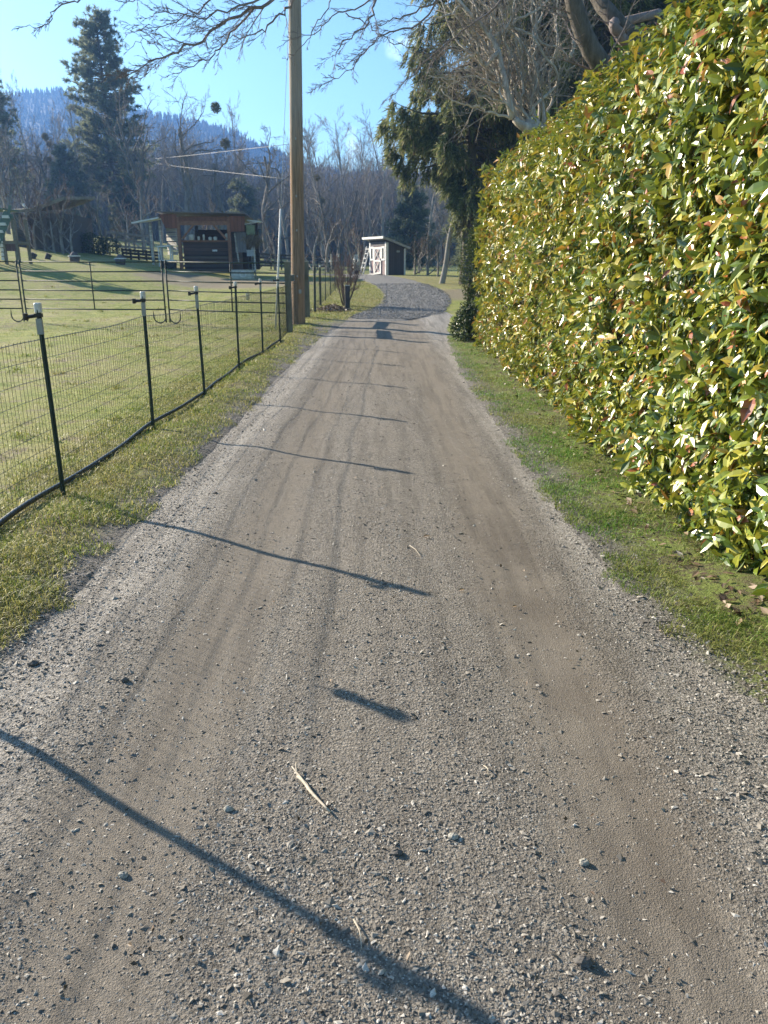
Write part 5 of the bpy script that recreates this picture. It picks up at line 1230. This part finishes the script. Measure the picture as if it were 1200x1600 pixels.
# ------------------------------------------------------------------ things on the bank by the bend
q, s = gnd(543, 484)
t = thing('marker_post', 'short dark square marker post with a pale top in front of the leafless shrub', 'post', tuple(q - [0, 0, .03]), .1)
part('timber', plain('marker_wood', (.06, .055, .055), .8, .3), t, lambda b: b.box((0, 0, .36), (.15, .15, .8)))
part('cap', SLEEV, t, lambda b: b.box((0, 0, .775), (.165, .165, .03)))
part('pale_base', SLEEV, t, lambda b: b.box((0, 0, .02), (.17, .17, .12)))
rbx = np.random.default_rng(15); ch = []
sq, ss_ = gnd(540, 478)
t = thing('leafless_shrub', 'vase-shaped leafless shrub with reddish twigs on the bank left of the drive', 'shrub', tuple(sq))
mb = MB(); tw_ = MB()
for i in range(15):
    a = rbx.uniform(0, 6.28); b_ = rbx.uniform(.1, .42); d = unit([math.cos(a) * b_, math.sin(a) * b_, 1.0])
    P0 = dict(L=rbx.uniform(1.3, 1.9), r=.022, rmin=.0035, num=[9, 6, 4], seg=[7, 5, 3, 2], wig=[.07, .14, .16, .2], up=[.03, .07, .05, 0], taper=[.75, .8, .7, .5], start=[.25, .1, .1], ang=[.5, .55, .6], ratio=[.42, .5, .5], fall=[.4, .4, .3], rr=[.55, .6, .7], lean=d)
    c_ = grow(rbx, P0); off = np.array([math.cos(a) * .06, math.sin(a) * .06, -.05])
    c_ = [(p + off, r_, l_) for p, r_, l_ in c_]; chains_mesh(mb, c_, 0, 0); chains_mesh(tw_, c_, 1, 9)
mb.build('stems', BARK, t, smooth=True); tw_.build('twigs', bark('red_twig', (.16, .085, .07), (.27, .17, .15)), t)
q, s = gnd(520, 484); t = thing('leaf_pile', 'low heap of dead leaves and clippings on the bank beside the marker post', 'leaf pile', tuple(q))
mb = MB(); n = 1500; P_ = rng.normal(0, 1, (n, 2)) * [.28, .42]; z_ = .16 * np.exp(-(P_[:, 0] / .35) ** 2 - (P_[:, 1] / .55) ** 2) * rng.uniform(.3, 1, n) + .01
leaf_mesh(mb, np.stack([P_[:, 0], P_[:, 1], z_], -1), unit(rng.normal(0, 1, (n, 3)) * [1, 1, .4]), unit(rng.normal(0, .5, (n, 3)) + [0, 0, 1]), rng.uniform(.04, .1, n), rng.uniform(.015, .04, n), np.zeros(n), np.full(n, .1), True)
mb.build('leaves', dl, t)
mb = MB(); n_ = 26; mb.lathe([(.4, -.02), (.28, .05), (.12, .09), (0, .1)], n=16); mb.build('heap', plain('heap_mulch', (.07, .06, .04), .95), t, smooth=True)
t = thing('hose_reel_rock', 'pale stones at the foot of the big spruce', 'rocks', tuple(gp(695, 446))) if False else None

# ------------------------------------------------------------------ small things lying on the drive
STRAWM = plain('bleached_stick', (.55, .47, .36), .7, .2, 60)
def road_pt(u, v, dz=.006):
    q, s = gnd(u, v); return np.array([q[0], q[1], float(road_z(q[0], q[1])) + dz])
a, b_ = road_pt(466, 1232, .014), road_pt(516, 1290, .012); mid = road_pt(487, 1262, .016)
t = thing('fallen_twig', 'bleached split twig lying on the gravel near the camera', 'twig', tuple(a))
part('stem', STRAWM, t, lambda b: b.tube(smoothpath([a - a, (mid - a) * .5 + [.004, 0, 0], mid - a, b_ - a], 12), np.interp(np.linspace(0, 1, 12), [0, .5, 1], [.005, .0062, .003]), 7), True)
part('fork', STRAWM, t, lambda b: b.tube(smoothpath([mid - a, road_pt(472, 1240, .02) - a, road_pt(457, 1217, .018) - a], 8), np.linspace(.004, .002, 8), 6), True)
part('fork', STRAWM, t, lambda b: b.tube(smoothpath([[0, 0, 0], road_pt(464, 1222, .016) - a, road_pt(463, 1215, .02) - a], 6), np.linspace(.0035, .0015, 6), 6), True)
for (u0, v0, u1, v1, lb) in ((553, 1460, 565, 1508, 'thin pale straw lying at the edge of the long post shadow'), (755, 1212, 762, 1226, 'short pale straw on the gravel right of the twig'), (640, 862, 656, 878, 'tan pine needle sprig on the middle of the drive')):
    a, b_ = road_pt(u0, v0, .008), road_pt(u1, v1, .008)
    mb = MB(); mb.tube(smoothpath([a, (a + b_) / 2 + [.006, 0, .004], b_], 8), np.linspace(.0022, .001, 8), 5); tag(mb.build('straw', STRAWM), lb, 'straw')
for (u, v, L, lb) in ((661, 848, .05, 'single tan dead leaf lying on the middle of the drive'), (716, 934, .04, 'small orange-brown dead leaf on the drive above the short shadow'), (800, 957, .03, 'small pale stone-coloured leaf right of the middle of the drive')):
    q = road_pt(u, v, .012); mb = MB()
    leaf_mesh(mb, q[None], np.array([[.8, .5, .1]]), np.array([[.1, -.2, 1.]]), np.array([L]), np.array([L * .5]), np.array([.2]), np.array([.15]))
    tag(mb.build('dead_leaf', plain('tan_leaf' + str(u), (.38, .24, .13), .6)), lb, 'leaf')
rk = np.random.default_rng(3)
for i, (u, v, R, lb) in enumerate(((52, 1037, .02, 'dark fist-like stone on the left shoulder under the grass'), (196, 1072, .015, 'dark stone on the left shoulder above the long shadow'), (358, 1279, .014, 'pale buff stone left of the bleached twig'), (620, 1350, .014, 'dark stone below the bleached twig'), (912, 1357, .014, 'rounded stone on the right side of the drive'), (912, 1517, .018, 'brown stone near the bottom edge right of the shadow'), (708, 1320, .013, 'pale stone in the middle of the drive right of the twig'), (194, 1375, .013, 'grey stone left of the long shadow near the bottom'))):
    q = road_pt(u, v, R * .3); kk = 9; mb = MB(); pr = [(0, -R * .6)] + [(R * math.cos(a) * rk.uniform(.85, 1.1), R * .7 * math.sin(a)) for a in (-.7, -.1, .5, 1.0)] + [(0, R * .72)]
    mb.lathe(pr, n=kk); mb.v[0] = mb.v[0] * rk.uniform(.8, 1.15, mb.v[0].shape) * [1.25, .9, 1] + q
    dark = 'dark' in lb or 'brown' in lb
    tag(mb.build('stone', plain('stone_tone' + str(i), (.11, .10, .09) if dark else (.36, .34, .29), .75, .3, 80)), lb, 'stone')
# ------------------------------------------------------------------ leafless tree leaning over the drive from behind the hedge
NB = bark('near_bark', (.045, .04, .036), (.17, .15, .135), 14); NT = bark('near_twig', (.17, .135, .135), (.32, .265, .26), 10)
PKB = bark('pale_limb_bark', (.30, .265, .225), (.60, .55, .48), 12)
rn = np.random.default_rng(101)
def side_twigs(mb, P, r, n, L, depth, rng, up=.25, ang=.7, flat=1.0, r0=.45, bias=None, wig=.17):
    """alternate twigs along a limb, splitting again depth times"""
    k = len(P)
    for i in range(n):
        x = (k - 1) * (.12 + .86 * (i + rng.uniform(0, 1)) / n); j = min(int(x), k - 2); q = P[j] + (P[j + 1] - P[j]) * (x - j); d = unit(P[j + 1] - P[j])
        s = unit(np.cross(d, rng.normal(0, 1, 3)))
        nd = unit(d * math.cos(ang) + s * math.sin(ang) + np.array([0, 0, up]))
        if bias is not None: nd = unit(nd + np.array(bias))
        l = L * rng.uniform(.45, 1.15) * (1 - .45 * x / k); m_ = 7; pts = [q]; dd = nd
        for _ in range(m_ - 1):
            dd = unit(dd + rng.normal(0, wig, 3) + np.array([0, 0, up * .12])); pts.append(pts[-1] + dd * l / (m_ - 1))
        pts = np.array(pts); rr0 = max(.0022, r[j] * r0 * rng.uniform(.6, 1)); rad = np.linspace(rr0, max(.0014, rr0 * .35), m_)
        mb.tube(pts, rad, 4 if rr0 > .006 else 3, caps=False)
        if depth > 0: side_twigs(mb, pts, rad, max(2, int(n * .5)), l * .55, depth - 1, rng, up, ang, flat, .6, None, wig)
def limb(pts, r0, r1, n=26, jit=.012):
    P = smoothpath([at(*p) for p in pts], n); P[1:-1] += rn.normal(0, jit * min(1, .03 / r0), (n - 2, 3)); return P, np.linspace(r0, r1, n)
base = np.array([4.3, 9.6, float(g(4.3, 9.6))])
tree = thing('maple_tree', 'large leafless tree behind the hedge whose limbs reach over the top of the drive', 'tree', tuple(base))
tk = MB(); lb_ = MB(); twg = MB(); OFF = base
def addl(mb, P, r, sides): mb.tube(P - OFF, r, sides, caps=True)
fork = at(1010, 60, 9.6)
Pt = smoothpath([base + [0, 0, -.3], base + [-.05, 0, 1.2], base * .35 + fork * .65 + [.15, 0, -.2], fork], 16); addl(tk, Pt, np.linspace(.26, .17, 16), 12)
A_, ra = limb([(1012, 62, 9.6), (962, 115, 9.4), (935, 95, 9.2), (915, 60, 9.1), (902, 25, 9.0), (893, -15, 8.9), (880, -90, 8.8), (830, -190, 8.6)], .13, .085); addl(tk, A_, ra, 9)
Bm, rb = limb([(1015, 60, 9.6), (985, 55, 9.5), (955, 25, 9.5), (930, -10, 9.6), (900, -80, 9.8), (880, -200, 10)], .12, .07); addl(tk, Bm, rb, 9)
Cm, rc = limb([(985, 75, 9.5), (960, 40, 9.3), (975, 35, 9.6), (1030, 20, 10)], .07, .05); addl(lb_, Cm, rc, 7)
main = [(880, -90, 8.8), (760, -170, 8.5), (640, -150, 8.2), (540, -90, 7.9), (470, -12, 7.6)]
Mm, rm = limb(main, .09, .05); addl(lb_, Mm, rm, 7)
limbs = [
    ([(470, -12, 7.6), (455, 2, 7.55), (440, 22, 7.5), (418, 45, 7.5), (385, 56, 7.4), (352, 60, 7.3)], .030, .006, 9, .32),
    ([(475, -20, 7.6), (420, 2, 7.3), (375, 25, 7.2), (330, 52, 7.1), (290, 75, 7.0), (255, 88, 7.0), (225, 104, 6.9), (188, 122, 6.9)], .036, .005, 20, .46),
    ([(400, 10, 7.2), (372, 40, 7.3), (350, 65, 7.3), (338, 82, 7.3), (315, 98, 7.3), (292, 106, 7.3), (268, 116, 7.3)], .020, .004, 14, .34),
    ([(430, -16, 7.4), (390, 2, 7.0), (350, 15, 6.9), (318, 28, 6.9), (285, 27, 6.9), (248, 40, 6.8), (212, 48, 6.8)], .022, .004, 15, .36),
    ([(360, -30, 7.2), (335, -5, 7.0), (310, 15, 7.0), (285, 22, 7.0), (250, 20, 7.0), (226, 30, 6.9)], .018, .004, 12, .3),
    ([(255, 88, 7.0), (238, 68, 6.9), (220, 64, 6.9), (196, 74, 6.9), (182, 62, 6.8)], .008, .003, 7, .22),
    ([(330, -55, 6.9), (240, -35, 6.7), (160, -18, 6.6), (128, 0, 6.5), (105, 4, 6.5), (88, 14, 6.5), (74, 34, 6.5), (62, 44, 6.5), (40, 42, 6.5)], .018, .004, 10, .26),
    ([(240, -35, 6.7), (225, -8, 6.7), (205, 2, 6.6), (180, 1, 6.6)], .012, .004, 6, .2),
    ([(620, -60, 8.0), (590, -5, 7.8), (582, 22, 7.8), (572, 38, 7.8), (545, 58, 7.8), (528, 78, 7.8), (520, 95, 7.8)], .028, .005, 12, .36),
    ([(590, -5, 7.8), (560, 10, 7.9), (530, 20, 7.9), (508, 38, 7.9), (485, 52, 7.9), (462, 58, 7.9), (440, 63, 7.9)], .016, .004, 9, .26),
    ([(535, -70, 7.8), (520, -8, 7.8), (500, 30, 7.8), (480, 60, 7.8), (455, 85, 7.8), (448, 95, 7.8)], .014, .004, 7, .22),
    ([(720, -60, 8.4), (680, 0, 8.4), (640, 22, 8.4), (612, 30, 8.4), (590, 40, 8.4)], .026, .006, 9, .3),
    ([(700, -20, 8.4), (655, 40, 8.5), (620, 48, 8.5), (592, 58, 8.5), (570, 80, 8.5), (548, 104, 8.5), (520, 125, 8.5), (492, 138, 8.5)], .022, .004, 16, .38),
    ([(540, 20, 8.0), (575, 38, 8.1), (600, 60, 8.2), (640, 75, 8.3), (690, 70, 8.4)], .012, .005, 6, .24),
    ([(830, -60, 9.0), (770, 10, 9.2), (720, 50, 9.3), (670, 90, 9.4), (640, 120, 9.4), (610, 150, 9.4)], .028, .005, 15, .42),
]
for pts, r0, r1, n, L in limbs:
    r0, r1 = r0 * .52, r1 * .6
    P, r = limb(pts, r0, r1, 22, .014); addl(lb_, P, r, 6)
    side_twigs(twg, P - OFF, r, n, L, 2, rn, up=.02, ang=.5, bias=unit(P[-1] - P[0]) * .45, wig=.10)
for P, r, n, L in ((A_, ra * .3, 12, 1.1), (Bm, rb * .3, 12, 1.0), (Mm, rm * .35, 16, .8)): side_twigs(twg, P - OFF, r, n, L, 2, rn, up=.2, ang=.8)
tk.build('trunk', NB, tree, smooth=True); lb_.build('limbs', NT, tree, smooth=True); twg.build('twigs', NT, tree)

# pollarded pale tree: a knuckled stub over the hedge with many upright shoots
b2 = np.array([3.9, 13.6, float(g(3.9, 13.6))])
pt = thing('pollarded_tree', 'pale knuckled pollard with crooked sunlit shoots rising behind the far hedge', 'tree', tuple(b2))
tk = MB(); lb_ = MB(); twg = MB(); OFF = b2
stub = smoothpath([b2 + [0, 0, -.3], b2 + [-.1, 0, 1.6], at(905, 260, 13.4), at(870, 222, 13.2), at(840, 203, 13.0), at(818, 192, 12.9)], 18)
addl(tk, stub, np.interp(np.linspace(0, 1, 18), [0, .6, .85, .95, 1], [.2, .14, .13, .16, .09]), 10)
addl(tk, smoothpath([at(845, 205, 13.0), at(822, 200, 12.8), at(803, 186, 12.75)], 6), np.linspace(.12, .05, 6), 8)
shoots = [
    ([(800, 186, 12.8), (793, 150, 12.7), (786, 115, 12.7), (778, 80, 12.7), (770, 62, 12.7), (758, 48, 12.7), (740, 28, 12.6), (722, 8, 12.6), (690, -30, 12.5)], .062, .03),
    ([(779, 82, 12.7), (768, 92, 12.6), (758, 100, 12.6), (745, 88, 12.5), (728, 90, 12.5), (705, 101, 12.4), (688, 98, 12.4)], .040, .014),
    ([(760, 48, 12.7), (752, 58, 12.8), (738, 66, 12.8), (728, 85, 12.8)], .028, .01),
    ([(836, 190, 13.0), (832, 165, 13.0), (836, 135, 13.0), (836, 105, 13.0), (832, 88, 13.0)], .045, .020),
    ([(833, 88, 13.0), (838, 60, 13.0), (828, 20, 13.0), (835, -30, 13.0)], .022, .014),
    ([(768, 60, 12.7), (790, 45, 12.8), (815, 28, 12.8), (850, 5, 12.9), (870, -20, 13)], .028, .014),
    ([(785, 38, 12.8), (820, 50, 12.9), (850, 68, 13.0), (878, 78, 13.0), (890, 95, 13.1)], .026, .010),
    ([(832, 125, 13.0), (815, 130, 12.9), (798, 140, 12.9)], .016, .008),
    ([(777, 168, 12.8), (770, 145, 12.7), (762, 125, 12.7), (758, 100, 12.7)], .026, .012),
    ([(803, 186, 12.8), (770, 175, 12.7), (740, 165, 12.6), (712, 160, 12.5), (690, 140, 12.4)], .022, .008),
    ([(893, 90, 13.0), (896, 65, 13.0), (902, 40, 13.0), (900, 10, 13)], .030, .02),
    ([(820, 190, 12.9), (815, 165, 12.9), (805, 140, 12.9), (812, 90, 12.9), (800, 40, 12.9), (805, -20, 12.9)], .022, .012),
    ([(846, 195, 13.0), (862, 160, 13.1), (858, 120, 13.1), (872, 70, 13.2), (866, 20, 13.2)], .024, .012),
    ([(765, 55, 12.7), (770, 20, 12.7), (762, -20, 12.7)], .024, .016),
    ([(722, 8, 12.6), (700, 25, 12.5), (670, 30, 12.4), (640, 60, 12.3)], .020, .007),
    ([(812, 188, 12.8), (785, 160, 12.6), (752, 150, 12.4), (715, 128, 12.3), (670, 118, 12.2)], .018, .006),
    ([(835, 100, 13.0), (860, 90, 13.1), (885, 110, 13.1), (905, 100, 13.2)], .014, .007),
    ([(800, 150, 12.7), (775, 130, 12.6), (742, 120, 12.5), (705, 132, 12.4), (660, 160, 12.3)], .016, .006),
]
for i in range(16):
    u0, v0 = (825, 196) if i % 3 else (850, 205); uu_ = u0 + rn.uniform(-50, 30); pts = [(u0 + rn.uniform(-20, 20), v0, 12.9)]; v_ = v0; dd_ = 12.9; dr = rn.uniform(-22, 10)
    for k_ in range(6):
        v_ -= rn.uniform(26, 46); uu_ = pts[-1][0] + dr + rn.normal(0, 14); dd_ += rn.normal(0, .15); pts.append((uu_, v_, dd_))
    shoots.append((pts, rn.uniform(.016, .034), rn.uniform(.006, .014)))
lbP = MB()
for pts, r0, r1 in shoots:
    P, r = limb(pts, r0, r1, 20, .016); addl(lbP, P, r, 7)
    side_twigs(twg, P - OFF, r, 11, 1.05, 2, rn, up=.22, ang=.75, r0=.5, wig=.13)
side_twigs(twg, stub[10:] - OFF, np.full(8, .03), 12, 2.0, 1, rn, up=1.2, ang=1.3)
tk.build('trunk', PKB, pt, smooth=True); lbP.build('shoots', PKB, pt, smooth=True); twg.build('twigs', bark('pollard_twig', (.24, .2, .17), (.44, .385, .33), 10), pt)

# ------------------------------------------------------------------ air
if HAZE > 0:
    hm = bpy.data.materials.new('haze_air'); hm.use_nodes = True; hn = hm.node_tree.nodes; hn.clear()
    ho = hn.new('ShaderNodeOutputMaterial'); hv = hn.new('ShaderNodeVolumePrincipled'); hm.node_tree.links.new(hv.outputs[0], ho.inputs['Volume'])
    hv.inputs['Color'].default_value = (.22, .46, 1.0, 1); hv.inputs['Density'].default_value = HAZE; hv.inputs['Anisotropy'].default_value = .35
    mb = MB(); zt = float(top[:, 2].max()) + 40
    mb.box(((0, 480, (zt - 3) / 2)), (2300, 1240, zt + 3)); hz = mb.build('haze', hm); tag(hz, kind='stuff')
